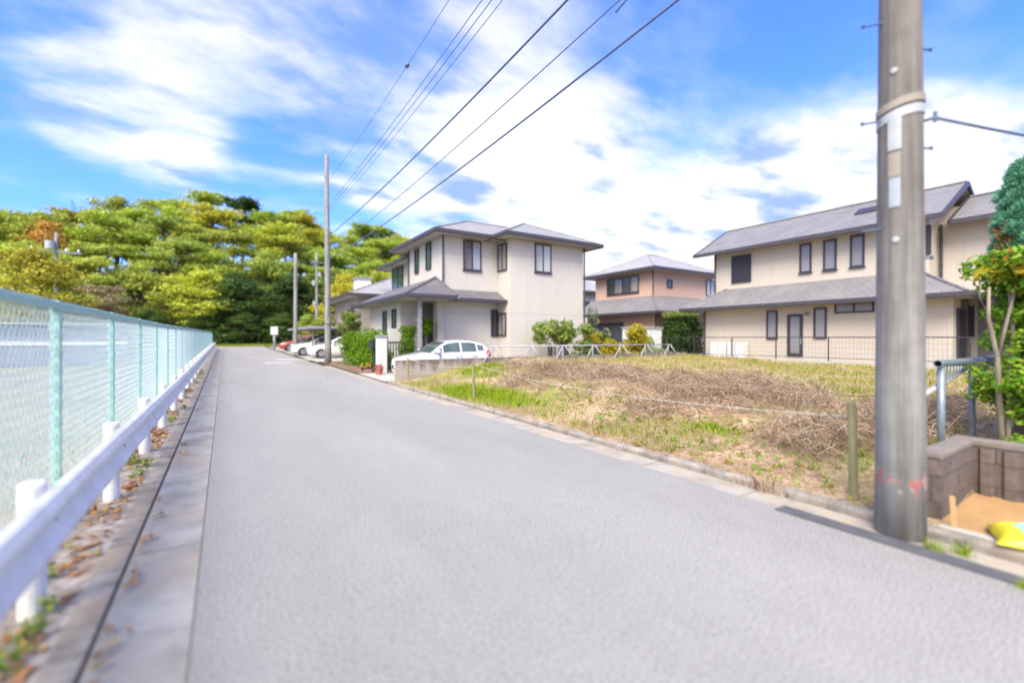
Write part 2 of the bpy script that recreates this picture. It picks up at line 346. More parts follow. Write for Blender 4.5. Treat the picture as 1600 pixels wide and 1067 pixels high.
def polemat(name, top, low, paint=False):
    m, t, b = newmat(name)
    co = t.nodes.new('ShaderNodeTexCoord'); sp = t.nodes.new('ShaderNodeSeparateXYZ'); t.links.new(co.outputs['Object'], sp.inputs[0])
    mr = t.nodes.new('ShaderNodeMapRange'); t.links.new(sp.outputs[2], mr.inputs[0]); mr.inputs[1].default_value = .6; mr.inputs[2].default_value = 2.6
    c = tmix(t, mr.outputs[0], low, top)
    n = tnoise(t, 9, 6, .65, (1, 1, .05)); r = ramp_node(t, [(.34, (.60, .58, .56)), (.5, (.98, .98, .97)), (.68, (1.32, 1.30, 1.27))]); t.links.new(n.outputs[0], r.inputs[0])
    c = tmix(t, 1.0, c, r.outputs[0], 'MULTIPLY')
    n4 = tnoise(t, 5, 5, .6); r4 = ramp_node(t, [(.35, (.85, .85, .84)), (.65, (1.08, 1.08, 1.08))]); t.links.new(n4.outputs[0], r4.inputs[0])
    c = tmix(t, 1.0, c, r4.outputs[0], 'MULTIPLY')
    if paint:   # flakes of old red and white paint round the pole at knee height
        z1 = t.nodes.new('ShaderNodeMapRange'); t.links.new(sp.outputs[2], z1.inputs[0]); z1.inputs[1].default_value = .30; z1.inputs[2].default_value = .40
        z2 = t.nodes.new('ShaderNodeMapRange'); t.links.new(sp.outputs[2], z2.inputs[0]); z2.inputs[1].default_value = .52; z2.inputs[2].default_value = .44
        nn = tnoise(t, 16, 4, .6, (1, 1, .55)); th = ramp_node(t, [(.50, (0, 0, 0)), (.56, (1, 1, 1))]); t.links.new(nn.outputs[0], th.inputs[0])
        a = tmix(t, 1.0, z1.outputs[0], z2.outputs[0], 'MULTIPLY'); a = tmix(t, 1.0, a, th.outputs[0], 'MULTIPLY')
        n5 = tnoise(t, 11, 2, .5); r5 = ramp_node(t, [(.45, (.42, .16, .15)), (.56, (.46, .43, .41))]); t.links.new(n5.outputs[0], r5.inputs[0])
        c = tmix(t, a, c, r5.outputs[0])
    t.links.new(c, b.inputs['Base Color']); b.inputs['Roughness'].default_value = .9
    n3 = tnoise(t, 70, 3, .6); addbump(t, b, n3.outputs[0], .3, .006)
    return m
M['pole'] = polemat('weathered_pole_concrete', (.165, .153, .144), (.245, .243, .238), True)
M['pole_far'] = polemat('pole_concrete', (.245, .238, .234), (.235, .228, .222))

# ------------------------------------------------------------------ mesh helpers
def tag(o, label=None, cat=None, group=None, kind=None):
    for k, v in (('label', label), ('category', cat), ('group', group), ('kind', kind)):
        if v: o[k] = v
    return o
def thing(name, loc, label, cat, group=None):
    o = bpy.data.objects.new(name, None); o.location = loc; o.empty_display_size = .2; COL.objects.link(o)
    return tag(o, label, cat, group)
def root_of(o):
    p = Vector((0, 0, 0))
    while o is not None: p += o.location; o = o.parent
    return p
class MB:
    """collects faces given in world coordinates, then links them as ONE mesh object"""
    def __init__(s): s.v = []; s.f = []; s.m = []
    def add(s, vs, fs, mi=0):
        o = len(s.v); s.v += [tuple(p) for p in vs]; s.f += [tuple(i + o for i in f) for f in fs]; s.m += [mi] * len(fs); return s
    def box(s, x0, x1, y0, y1, z0, z1, mi=0):
        vs = [(x, y, z) for z in (z0, z1) for x, y in ((x0, y0), (x1, y0), (x1, y1), (x0, y1))]
        return s.add(vs, [(3, 2, 1, 0), (4, 5, 6, 7), (0, 1, 5, 4), (1, 2, 6, 5), (2, 3, 7, 6), (3, 0, 4, 7)], mi)
    def prism(s, pts, dv, mi=0):
        """polygon pts swept by vector dv"""
        n = len(pts); dv = Vector(dv); a = [Vector(p) for p in pts]; b = [p + dv for p in a]
        nrm = Vector((0, 0, 0))
        for i in range(n): nrm += a[i].cross(a[(i + 1) % n])
        if nrm.dot(dv) > 0: a.reverse(); b.reverse()
        fs = [tuple(range(n)), tuple(reversed(range(n, 2 * n)))]
        fs += [((i + 1) % n, i, n + i, n + (i + 1) % n) for i in range(n)]
        return s.add(a + b, fs, mi)
    def tube(s, path, r, n=8, mi=0, caps=True):
        P = [Vector(p) for p in path]; rs = r if isinstance(r, (list, tuple)) else [r] * len(P); vs = []; fs = []
        for i, p in enumerate(P):
            d = (P[min(i + 1, len(P) - 1)] - P[max(i - 1, 0)]).normalized()
            up = Vector((0, 0, 1)) if abs(d.z) < .95 else Vector((0, 1, 0))
            a = d.cross(up).normalized(); b = a.cross(d)
            for k in range(n):
                t = 2 * math.pi * k / n; vs.append(p + (a * math.cos(t) + b * math.sin(t)) * rs[i])
        for i in range(len(P) - 1):
            for k in range(n):
                k2 = (k + 1) % n; fs.append((i * n + k, (i + 1) * n + k, (i + 1) * n + k2, i * n + k2))
        if caps: fs.append(tuple(range(n))); fs.append(tuple(reversed(range((len(P) - 1) * n, len(P) * n))))
        return s.add(vs, fs, mi)
    def sweep(s, prof, path, closed=False, mi=0, caps=True):
        """profile (u to the right of travel, v up) swept along a path with mitred corners"""
        P = [Vector(p) for p in path]; n = len(P); k = len(prof); vs = []; fs = []
        for i, p in enumerate(P):
            d0 = (P[i] - P[i - 1]) if (i > 0 or closed) else (P[1] - P[0])
            d1 = (P[(i + 1) % n] - P[i]) if (i < n - 1 or closed) else d0
            d0 = Vector((d0.x, d0.y, 0)).normalized(); d1 = Vector((d1.x, d1.y, 0)).normalized()
            r0 = Vector((d0.y, -d0.x, 0)); r1 = Vector((d1.y, -d1.x, 0)); r = (r0 + r1).normalized(); sc = 1 / max(.35, r.dot(r0))
            for u, v in prof: vs.append(p + r * u * sc + Vector((0, 0, v)))
        for i in range(n if closed else n - 1):
            i2 = (i + 1) % n
            for j in range(k):
                j2 = (j + 1) % k; fs.append((i * k + j, i2 * k + j, i2 * k + j2, i * k + j2))
        if caps and not closed: fs.append(tuple(reversed(range(k)))); fs.append(tuple(range((n - 1) * k, n * k)))
        return s.add(vs, fs, mi)
    def build(s, name, mats, parent=None, loc=None, smooth=False, bevel=0, uv=True, **kw):
        base = root_of(parent) if parent else Vector(loc or (0, 0, 0))
        me = bpy.data.meshes.new(name); V = np.array(s.v, dtype=float).reshape(-1, 3) - np.array(base)
        me.from_pydata(V.tolist(), [], s.f)
        for m in (mats if isinstance(mats, (list, tuple)) else [mats]): me.materials.append(m)
        if len(set(s.m)) > 1: me.polygons.foreach_set('material_index', s.m)
        if smooth: me.polygons.foreach_set('use_smooth', [True] * len(s.f))
        me.validate(); me.update()
        if uv: auto_uv(me, s)
        o = bpy.data.objects.new(name, me); COL.objects.link(o)
        if parent: o.parent = parent
        else: o.location = base
        if bevel:
            b = o.modifiers.new('bevel', 'BEVEL'); b.width = bevel; b.segments = 2; b.limit_method = 'ANGLE'; b.angle_limit = R_(40)
        return tag(o, kw.get('label'), kw.get('cat'), kw.get('group'), kw.get('kind'))
def auto_uv(me, s):
    """metres: u along the level direction of each face, v up its slope (from world coordinates)"""
    uvl = me.uv_layers.new(name='UVMap').data
    for p in me.polygons:
        n = p.normal
        u = Vector((0, 0, 1)).cross(n)
        u = u.normalized() if u.length > .05 else Vector((1, 0, 0))
        v = n.cross(u)
        for li in p.loop_indices:
            c = me.vertices[me.loops[li].vertex_index].co; uvl[li].uv = (c.dot(u) + 100, c.dot(v) + 100)
def flat_mesh(name, verts, nper, mats, parent=None, loc=None, **kw):
    """many loose little polygons of nper corners each (leaves, blades) as one mesh"""
    V = np.asarray(verts, dtype=np.float32).reshape(-1, 3); base = root_of(parent) if parent else Vector(loc or (0, 0, 0))
    V = V - np.array(base, dtype=np.float32); nf = len(V) // nper
    me = bpy.data.meshes.new(name); me.vertices.add(len(V)); me.vertices.foreach_set('co', V.ravel())
    me.loops.add(len(V)); me.loops.foreach_set('vertex_index', np.arange(len(V), dtype=np.int32))
    me.polygons.add(nf); me.polygons.foreach_set('loop_start', np.arange(0, len(V), nper, dtype=np.int32))
    me.update(calc_edges=True); me.validate(); me.materials.append(mats)
    o = bpy.data.objects.new(name, me); COL.objects.link(o)
    if parent: o.parent = parent
    else: o.location = base
    return tag(o, kw.get('label'), kw.get('cat'), kw.get('group'), kw.get('kind'))
def unit(v): return v / np.maximum(1e-6, np.linalg.norm(v, axis=-1, keepdims=True))
def leaves(blobs, n, size, seed, hollow=.55, flat=.0):
    """leaf quads spread through the shells of ellipsoid clumps (cx,cy,cz,rx,ry,rz)"""
    g = np.random.default_rng(seed); B = np.array(blobs, dtype=float)
    w = (B[:, 3] * B[:, 4] + B[:, 3] * B[:, 5] + B[:, 4] * B[:, 5]); idx = g.choice(len(B), n, p=w / w.sum())
    d = unit(g.normal(size=(n, 3))); rad = hollow + (1.06 - hollow) * g.random((n, 1)) ** .6
    c = B[idx, :3] + d * B[idx, 3:6] * rad
    nr = unit(d * .8 + g.normal(size=(n, 3)) * .6 + np.array([0, 0, flat])); t = unit(np.cross(nr, g.normal(size=(n, 3)))); b = np.cross(nr, t)
    s = size * (.6 + .8 * g.random((n, 1))); l = s * 1.35
    return np.stack([c - t * l * .5, c - b * s * .34 - t * l * .03, c + t * l * .5, c + b * s * .34 - t * l * .03], axis=1)
def copy_tree(o, parent=None):
    c = o.copy(); COL.objects.link(c); c.parent = parent
    for ch in list(o.children): copy_tree(ch, c)
    return c
def smooth01(x): x = max(0., min(1., x)); return x * x * (3 - 2 * x)
def rise(y): return .006 * max(0., y - 12.)

# ------------------------------------------------------------------ the setting: ground sheets
YS = [-9, -6, -4] + list(range(-3, 13)) + [14, 16, 20, 24, 28, 34, 40, 48, 56, 64, 70]
def strip(name, x0, x1, mat, z=0.0, y0=-9, y1=70, kind='structure', thick=None):
    ys = [y0] + [y for y in YS if y0 < y < y1] + [y1]; mb = MB()
    vs = []; fs = []
    for y in ys: vs += [(x0, y, z + rise(y)), (x1, y, z + rise(y))]
    for i in range(len(ys) - 1): fs.append((2 * i, 2 * i + 1, 2 * i + 3, 2 * i + 2))
    mb.add(vs, fs)
    if thick:
        vs2 = [(x, y, zz - thick) for x, y, zz in vs]; n = len(vs); mb2 = MB()
        mb = MB(); f2 = list(fs)
        for i in range(len(ys) - 1):
            f2 += [(2 * i, 2 * i + 2, n + 2 * i + 2, n + 2 * i), (2 * i + 1, n + 2 * i + 1, n + 2 * i + 3, 2 * i + 3)]
        f2 += [(0, n, n + 1, 1), (n - 2, n - 1, 2 * n - 1, 2 * n - 2)]
        mb.add(vs + vs2, f2)
    return mb.build(name, mat, kind=kind)
# one base sheet to the horizon
mb = MB(); gy = [-60, -9, 12, 70, 160, 700]; gx = [-500, -60, 0, 60, 500]; vs = [(x, y, rise(min(y, 70)) - .10) for y in gy for x in gx]
mb.add(vs, [(j * 5 + i, j * 5 + i + 1, j * 5 + i + 6, j * 5 + i + 5) for j in range(5) for i in range(4)])
mb.build('ground', M['soil'], kind='structure')
strip('road', -.135, 4.10, M['asphalt'], 0.0)
strip('gutter_dirt', -.60, -.10, M['soil'], -.009)
strip('gutter', -.535, -.143, M['gutter'], -.004)
strip('gutter', 4.11, 4.44, M['gutter_sand'], -.004, y1=24)
strip('kerb', -.69, -.55, M['kerb_old'], .014, thick=.2, y1=60)
# road-side kerb of the lot: chamfered face towards the road
mb = MB(); mb.sweep([(.02, -.2), (.11, -.2), (.11, .065), (.10, .075), (.05, .075), (.02, .045)][::-1], [(4.43, y, rise(y)) for y in (-9, -4, 0, 4, 8, 12, 14.4)])
mb.build('kerb', M['kerb_old'], kind='structure')
strip('verge', -1.6, -.69, M['verge'], .012)
strip('field', -90, -1.6, M['fieldg'], -.02, y1=66)
strip('dark_patch', 4.03, 4.20, M['patch'], .006, y0=.55, y1=2.05)
# parking apron beyond the hedge, on the right of the road, and the cross street in front of the wood
strip('parking_apron', 4.46, 13, M['concrete'], -.01, y0=27.5, y1=62)
strip('driveway', 4.46, 11.8, M['concrete'], .02, y0=14.66, y1=18.3)
strip('garden_ground', 4.46, 30, M['soil'], .03, y0=18.3, y1=27.4)
strip('garden_ground', 11.8, 30, M['soil'], .12, y0=14.62, y1=18.3)
strip('house_yard', 20.25, 40, M['concrete'], .36, y0=-9, y1=16.4)
strip('cross_street', -60, 4.2, M['asphalt'], -.006, y0=60, y1=66.5)
def lines(pts): return [onG(*p) for p in pts]
for a, b, w in (((1.88, 28.0), (3.2, 27.75), .34), ((2.7, 31.6), (4.6, 29.6), .30), ((.6, 56.0), (4.0, 55.6), .4)):
    d = Vector((b[0] - a[0], b[1] - a[1], 0)).normalized(); nn = Vector((-d.y, d.x, 0)) * w / 2; mb = MB()
    ps = [Vector((*a, 0)) - nn, Vector((*b, 0)) - nn, Vector((*b, 0)) + nn, Vector((*a, 0)) + nn]
    mb.add([(p.x, p.y, rise(p.y) + .006) for p in ps], [(0, 1, 2, 3)]); mb.build('road_marking', M['paint_white'], kind='structure')

# the empty lot: a height field from the kerb up a brush-covered bank to a grassed platform
from mathutils import noise as mn
def zlot(x, y):
    z = .06 + .09 * smooth01((x - 4.6) / 1.4) + .27 * smooth01((x - 6.1 - .5 * math.sin(y * .7)) / 1.1) + .13 * smooth01((y - 8.5) / 4.5) * smooth01((x - 6.2) / 2.2)
    hump = smooth01((x - 5.9) / .8) * smooth01((11.5 - x) / 2.5)
    z += hump * (.32 * max(0, mn.noise(Vector((x * .55, y * .55, 1.3)))) + .13 * mn.noise(Vector((x * 1.6, y * 1.6, 4.1))))
    z += .022 * mn.noise(Vector((x * 2.3, y * 2.3, 0))) * smooth01((x - 4.6) / .8)
    z -= .12 * smooth01((x - 15) / 5) * smooth01((8 - y) / 8)
    return z
nx, ny = 96, 128; X0, X1, Y0, Y1 = 4.545, 20.12, -8.0, 14.48
vs = []; fs = []
for j in range(ny + 1):
    for i in range(nx + 1):
        u = i / nx; x = X0 + (X1 - X0) * (u ** 1.35); y = Y0 + (Y1 - Y0) * j / ny; vs.append((x, y, zlot(x, y)))
for j in range(ny):
    for i in range(nx):
        a = j * (nx + 1) + i; c = [vs[k] for k in (a, a + 1, a + nx + 2, a + nx + 1)]
        if min(p[0] for p in c) < 5.68 and -1.3 < sum(p[1] for p in c) / 4 < 1.16: continue
        fs.append((a, a + 1, a + nx + 2, a + nx + 1))
def lotmat():
    m, t, b = newmat('dry_lot_ground')
    n1 = tnoise(t, .9, 6, .65); n2 = tnoise(t, 14, 5, .7); n3 = tnoise(t, .55, 5, .6); n4 = tnoise(t, 45, 3, .6)
    r1 = ramp_node(t, [(.35, (.30, .20, .13)), (.5, (.45, .325, .21)), (.68, (.54, .42, .28))]); t.links.new(n1.outputs[0], r1.inputs[0])
    r2 = ramp_node(t, [(.34, (.42, .39, .36)), (.5, (1, 1, 1)), (.68, (1.35, 1.32, 1.28))]); t.links.new(n2.outputs[0], r2.inputs[0])
    c = tmix(t, 1.0, r1.outputs[0], r2.outputs[0], 'MULTIPLY')
    r3 = ramp_node(t, [(.48, (0, 0, 0)), (.62, (1, 1, 1))]); t.links.new(n3.outputs[0], r3.inputs[0])
    c = tmix(t, r3.outputs[0], c, (.26, .25, .075))
    t.links.new(c, b.inputs['Base Color']); b.inputs['Roughness'].default_value = .95; b.inputs['Specular IOR Level'].default_value = .15
    addbump(t, b, n4.outputs[0], .9, .02)
    return m
M['lot'] = lotmat()
mb = MB(); mb.add(vs, fs); mb.build('vacant_lot', M['lot'], kind='structure', smooth=True)
mb = MB(); mb.add([(4.55, -1.3, .03), (5.7, -1.3, .10), (5.7, 1.14, .12), (4.55, 1.14, .05)], [(0, 1, 2, 3)]); mb.build('pit_floor', M['sand'], kind='structure')

# wooded hill
def hill_z(x, y):
    top = 12.0 + 4.0 * math.exp(-((x - 4) / 26) ** 2) - 5.0 * smooth01((x - 26) / 30) - 3.5 * smooth01((-x - 14) / 22)
    edge = 68 - .02 * x
    return .30 + top * smooth01((y - edge) / 46) ** 1.05 + .5 * mn.noise(Vector((x * .08, y * .08, 2)))* smooth01((y - edge) / 6)
vs = []; fs = []; hx = list(range(-110, 121, 5)); hy = [66.4] + list(range(68, 160, 4))
for y in hy:
    for x in hx: vs.append((x, y, hill_z(x, y) if y > 67 else .28))
n = len(hx)
for j in range(len(hy) - 1):
    for i in range(n - 1): fs.append((j * n + i, j * n + i + 1, (j + 1) * n + i + 1, (j + 1) * n + i))
M['hillside'] = stained('hillside_soil', (.06, .075, .025), (.03, .04, .015), (.09, .085, .03), .25, .6)
mb = MB(); mb.add(vs, fs); mb.build('hill', M['hillside'], kind='structure', smooth=True)

# ------------------------------------------------------------------ mesh fence on the left
FX = -1.10
mf = thing('mesh_fence', (FX, 4.84, 0), 'pale green mesh fence with square posts running the whole left side of the road', 'fence')
posts = [4.84 + 2 * k for k in range(-4, 27)]
for i, y in enumerate(posts):
    mb = MB(); r = rise(y); w = .029
    mb.box(FX - w, FX + w, y - w, y + w, -.1 + r, 1.775 + r); mb.add(*[[(FX - w - .004, y - w - .004, 1.776 + r), (FX + w + .004, y - w - .004, 1.776 + r), (FX + w + .004, y + w + .004, 1.776 + r), (FX - w - .004, y + w + .004, 1.776 + r), (FX, y, 1.792 + r)], [(0, 3, 2, 1), (0, 1, 4), (1, 2, 4), (2, 3, 4), (3, 0, 4)]])
    mb.build('fence_post', M['mint'], mf, bevel=.004)
for i in range(len(posts) - 1):
    a, b = posts[i] + .03, posts[i + 1] - .03; ra, rb = rise(a), rise(b)
    mb = MB(); mb.sweep([(-.024, -.040), (.024, -.040), (.024, .015), (.014, .024), (-.014, .024), (-.024, .015)], [(FX, a, 1.758 + ra), (FX, b, 1.758 + rb)]); mb.build('top_rail', M['mint'], mf)
    mb = MB(); mb.sweep([(-.014, -.014), (.014, -.014), (.014, .014), (-.014, .014)], [(FX, a, .10 + ra), (FX, b, .10 + rb)])
    mb.build('bottom_rail', M['mint'], mf)
    # diamond wire panel, real wires
    mb = MB(); y0, y1, z0, z1 = a, b, .11 + ra, 1.735 + ra; H = z1 - z0; Wd = y1 - y0
    pitch = .085 if i < 8 else .11 if i < 14 else .15
    wr = .0037 if i < 8 else .0044 if i < 14 else .0056; sl = 1.6
    def wire(p, q, off):
        d = Vector((0, q[0] - p[0], q[1] - p[1])).normalized(); e = Vector((0, -d.z, d.y)) * wr; x = FX + off
        P, Q = Vector((x, *p)), Vector((x, *q)); o = Vector((wr, 0, 0))
        mb.add([P + e, P - e * .5 + o, P - e * .5 - o, Q + e, Q - e * .5 + o, Q - e * .5 - o], [(0, 1, 4, 3), (1, 2, 5, 4), (2, 0, 3, 5)])
    k = -H / sl
    while k < Wd:
        t0, t1 = max(0, k), min(Wd, k + H / sl)
        if t1 > t0 + .01:
            wire((y0 + t0, z0 + (t0 - k) * sl), (y0 + t1, z0 + (t1 - k) * sl), .003)
            wire((y0 + t0, z1 - (t0 - k) * sl), (y0 + t1, z1 - (t1 - k) * sl), -.003)
        k += pitch
    mb.build('mesh_panel', M['mint_pale'], mf, uv=False)

# ------------------------------------------------------------------ guard rail
gr = thing('guard_rail', (-.86, 3.42, 0), 'white painted steel guard rail standing along the left gutter', 'guard rail')
w_prof = [(0, .335), (.032, .350), (.060, .395), (.060, .425), (.030, .470), (.012, .505), (.030, .540), (.060, .585), (.060, .615), (.032, .660), (0, .675)]
back = [(u - .007, v) for u, v in reversed(w_prof)]
pr = w_prof + back
edges = [-4.6 + 4 * k for k in range(16)]
for i in range(len(edges) - 1):
    a, b = edges[i], edges[i + 1] + .06
    off = .004 * (i % 2)
    mb = MB(); mb.sweep([(u + off, v) for u, v in pr], [(-.795, a, rise(a)), (-.795, (a + b) / 2, rise((a + b) / 2)), (-.795, b, rise(b))])
    mb.build('beam', M['rail_white'], gr, smooth=False)
for k in range(-4, 27):
    y = 3.42 + 2 * k; r = rise(y); mb = MB()
    mb.tube([(-.868, y, -.15 + r), (-.868, y, .705 + r), (-.868, y, .72 + r)], [.058, .058, .05], 16)
    p = mb.build('rail_post', M['rail_white'], gr, smooth=False)
    mb = MB(); mb.box(-.812, -.790, y - .035, y + .035, .44 + r, .57 + r); mb.tube([(-.80, y, .505 + r), (-.772, y, .505 + r)], .012, 8)
    mb.build('bracket', M['galv'], p)

# ------------------------------------------------------------------ utility poles
def pole(name, x, y, z0, h, r0, lean, mat, label, group='concrete utility poles along the road'):
    t = thing(name, (x, y, z0), label, 'utility pole', group)
    mb = MB(); n = 9; path = [(x + lean[0] * k / n, y + lean[1] * k / n, z0 - .3 + (h + .3) * k / n) for k in range(n + 1)]
    mb.tube(path, [r0 * (1 - k / n * (h / 150.0) / r0) for k in range(n + 1)], 32); mb.build('shaft', mat, t, smooth=True)
    return t
PX, PY = 4.365, 1.285
P1 = pole('utility_pole', PX, PY, 0, 11.6, .158, (0, 0), M['pole'], 'thick weathered concrete utility pole standing close by at the right edge of the road')
def rad(z): return .158 - z / 150.0
def on_pole(ang, z, out=0):   # ang measured from the direction of the camera, positive to the right as seen from the road
    base = math.atan2(-PY, -PX) + ang; r = rad(z) + out
    return Vector((PX + r * math.cos(base), PY + r * math.sin(base), z)), Vector((math.cos(base), math.sin(base), 0))
def pole_patch(name, a0, a1, z0, z1, mat, out=.004):
    mb = MB(); n = 6; vs = []; fs = []
    for k in range(n + 1):
        a = a0 + (a1 - a0) * k / n
        for z, o in ((z0, out), (z1, out), (z0, -.01), (z1, -.01)): vs.append(on_pole(a, z, o)[0])
    for k in range(n):
        i = 4 * k; fs += [(i, i + 4, i + 5, i + 1), (i + 1, i + 5, i + 7, i + 3), (i, i + 2, i + 6, i + 4)]
    fs += [(0, 1, 3, 2), (4 * n, 4 * n + 2, 4 * n + 3, 4 * n + 1)]
    return mb.add(vs, fs).build(name, mat, P1)
def zpole(py): return EYE + (527 - py) * 3.33 / 700
pole_patch('number_plate', -.52, .06, zpole(232), zpole(181), M['plate'], .005).__setitem__('label', 'pale blank plate below the band')
pole_patch('conduit_cover', -.50, .02, zpole(274), zpole(236), M['plate_warm'], .003)
pole_patch('number_plate', -.46, .02, zpole(322), zpole(276), M['plate_blue'], .004).__setitem__('label', 'faded bluish plate')
for py, a in ((107, -.25), (374, -.17)):
    p, d = on_pole(a, zpole(py), 0); mb = MB(); mb.tube([p - d * .01, p + d * .006, p + d * .010], [.022, .022, .015], 14); mb.build('disc_marker', M['plate'], P1)
for z0, z1, mat, o in ((zpole(182), zpole(168), M['plate'], .006), (zpole(164), zpole(152), M['plate_warm'], .010)):
    mb = MB(); n = 28; vs = []; fs = []
    for k in range(n):
        a = 2 * math.pi * k / n
        for z, oo in ((z0, o), (z1, o), (z1, -.01), (z0, -.01)): vs.append(on_pole(a, z + .03 * math.sin(a), oo)[0])
    for k in range(n):
        i, j = 4 * k, 4 * ((k + 1) % n); fs += [(i, j, j + 1, i + 1), (i + 1, j + 1, j + 2, i + 2), (i + 3, j + 3, j, i)]
    mb.add(vs, fs).build('steel_band', mat, P1)
camr = Vector((CS, -SN, 0)); perp = camr
for py, sgn in ((20, -1), (62, 1), (178, -1), (222, 1), (400, 1), (352, -1)):
    z = zpole(py); d = perp * sgn; p = Vector((PX, PY, z)) + d * (rad(z) - .02)
    q = p + d * .155 + Vector((0, 0, .012 * sgn)) + Vector((SN, CS, 0)) * .03
    mb = MB(); mb.tube([p, q - d * .012, q - d * .012, q], [.008, .008, .014, .014], 8); mb.build('step_bolt', M['bolt'], P1)
p, d = on_pole(1.45, zpole(188), 0); mb = MB(); mb.tube([p - d * .02, p + d * .07], .012, 8); mb.tube([p + d * .06 + Vector((0, 0, -.03)), p + d * .06 + Vector((0, 0, .045))], .013, 8); mb.build('wire_hook', M['bolt'], P1)
HOOK = p + d * .06

P2 = pole('utility_pole', 4.62, 25.2, .05, 11.2, .175, (-.02, .35), M['pole_far'], 'tall bare concrete pole beside the trimmed hedge where the road bends')
mb = MB(); mb.tube([(4.62, 25.24, 2.2), (4.62, 25.26, 2.3)], .185, 20); mb.build('steel_band', M['galv_dark'], P2)
P3 = pole('utility_pole', 4.75, 39.2, .16, 8.0, .17, (0, 0), M['pole_far'], 'shorter concrete pole in front of the flat carport roof')
P4 = pole('utility_pole', 8.6, 53.4, .25, 10.6, .17, (0, 0), M['pole_far'], 'farther concrete pole with small boxes, just left of the tall bare pole')
mb = MB(); mb.box(8.15, 8.42, 53.2, 53.5, 7.2, 7.75); mb.box(8.72, 8.98, 53.2, 53.5, 8.2, 8.7); mb.box(8.2, 8.45, 53.2, 53.5, 5.0, 5.5); mb.build('junction_box', M['plate'], P4, bevel=.02)
mb = MB(); mb.box(7.9, 9.3, 53.20, 53.30, 9.7, 9.82); mb.build('crossarm', M['galv_dark'], P4)
P5 = pole('utility_pole', -12.6, 55.5, .2, 10.6, .19, (0, 0), M['pole_far'], 'distant pole with cross arms among the trees beyond the mesh fence')
mb = MB(); mb.box(-14.3, -10.9, 55.22, 55.34, 9.0, 9.14); mb.box(-14.9, -12.4, 55.22, 55.34, 7.1, 7.24); mb.build('crossarm', M['galv'], P5)
for x, z in ((-14.1, 9.14), (-13.2, 9.14), (-11.9, 9.14), (-11.1, 9.14), (-14.7, 7.24), (-14.1, 7.24), (-13.5, 7.24)):
    mb = MB(); mb.tube([(x, 55.28, z), (x, 55.28, z + .08), (x, 55.28, z + .30)], [.05, .09, .05], 10); mb.build('insulator', M['white_box'], P5)
mb = MB(); mb.tube([(-12.95, 55.2, 9.3), (-12.95, 55.2, 10.0)], .32, 16); mb.build('transformer', M['plate'], P5)
# overhead cables between the two near poles
def cable(a, b, sag, r, label, grp='overhead cables along the road', extra=None):
    a, b = Vector(a), Vector(b); n = 22; mb = MB()
    r *= .72
    mb.tube([a.lerp(b, k / n) - Vector((0, 0, sag * 4 * (k / n) * (1 - k / n))) for k in range(n + 1)], r, 6)
    if extra:
        p = a.lerp(b, extra) - Vector((0, 0, sag * 4 * extra * (1 - extra))); mb.tube([p - Vector((0, .12, 0)), p - Vector((0, .05, 0)), p + Vector((0, .05, 0)), p + Vector((0, .12, 0))], [r, .06, .06, r], 8)
    return mb.build('overhead_cable', M['cable'], loc=a, smooth=True, label=label, cat='cable', group=grp)
cb = 'overhead cable'
B = (4.58, 25.05)
cable((4.25, 1.2, 9.55), (*B, 9.7), .35, .011, 'topmost thin overhead cable with a small ball marker on it', extra=.47)
cable((4.22, 1.2, 8.42), (*B, 8.4), .25, .013, 'highest of the three thin parallel overhead cables')
cable((4.27, 1.2, 8.22), (*B, 8.2), .25, .013, 'middle one of the three thin parallel overhead cables')
cable((4.32, 1.2, 8.0), (*B, 8.0), .25, .011, 'lowest of the three thin parallel overhead cables')
cable((4.3, 1.2, 6.72), (*B, 6.8), .28, .026, 'thick dark overhead cable just right of the three parallel thin ones')
c6 = cable((4.3, 1.2, 6.0), (*B, 6.0), .25, .013, 'thin overhead cable that forks near the top of the picture')
cable((4.32, 1.2, 5.4), (*B, 5.6), .26, .022, 'lowest and rightmost long overhead cable, fairly thick')
pk = onW(962, 20, 4.33)
cable(pk, (4.33, 1.2, 6.9), .10, .016, 'short loose cable branching up from the forked overhead cable', None)
cable(HOOK, (24.65, -1.5, 7.05), .45, .016, 'thick service cable leaving the near pole towards the house on the right', None)

# ------------------------------------------------------------------ lot edge: timber posts and barbed wire
PO = [(4.72, 1.72, .86), (4.80, 9.1, .86), (5.05, 14.15, .75)]
for (x, y, h), lb in zip(PO, ('mossy timber stake nearest the big utility pole, holding barbed wire', 'slim timber stake halfway along the lot kerb beside bright grass', 'thin timber stake by the end of the low block wall')):
    z0 = zlot(x, min(y, 14.4)); r = .036 if y < 5 else .032; mb = MB()
    mb.tube([(x + .01, y, z0 - .15), (x, y, z0 + h * .5), (x - .012, y + .01, z0 + h - .02), (x - .012, y + .01, z0 + h)], [r, r * .97, r * .95, r * .8], 9)
    mb.build('timber_stake', M['wood_old'], loc=(x, y, z0), label=lb, cat='stake', group='timber stakes along the lot edge')
def barbed(a, b, sag, label):
    a, b = Vector(a), Vector(b); L_ = (b - a).length; n = int(L_ / .03); mb = MB(); rg = random.Random(3)
    for ph in (0, math.pi):
        pts = []
        for k in range(n + 1):
            t = k / n; p = a.lerp(b, t) - Vector((0, 0, sag * 4 * t * (1 - t))); w = k * .9 + ph
            pts.append(p + Vector((math.cos(w) * .0035, 0, math.sin(w) * .0035)))
        mb.tube(pts, .0028, 4)
    for k in range(4, n, 4):
        t = k / n; p = a.lerp(b, t) - Vector((0, 0, sag * 4 * t * (1 - t)))
        for q in range(2):
            d = Vector((rg.uniform(-1, 1), rg.uniform(-.4, .4), rg.uniform(-1, 1))).normalized() * .02; mb.tube([p - d, p + d], .0022, 3)
    return mb.build('barbed_wire', M['twine'], loc=a, uv=False, label=label, cat='wire', group='barbed wire strung between the stakes')
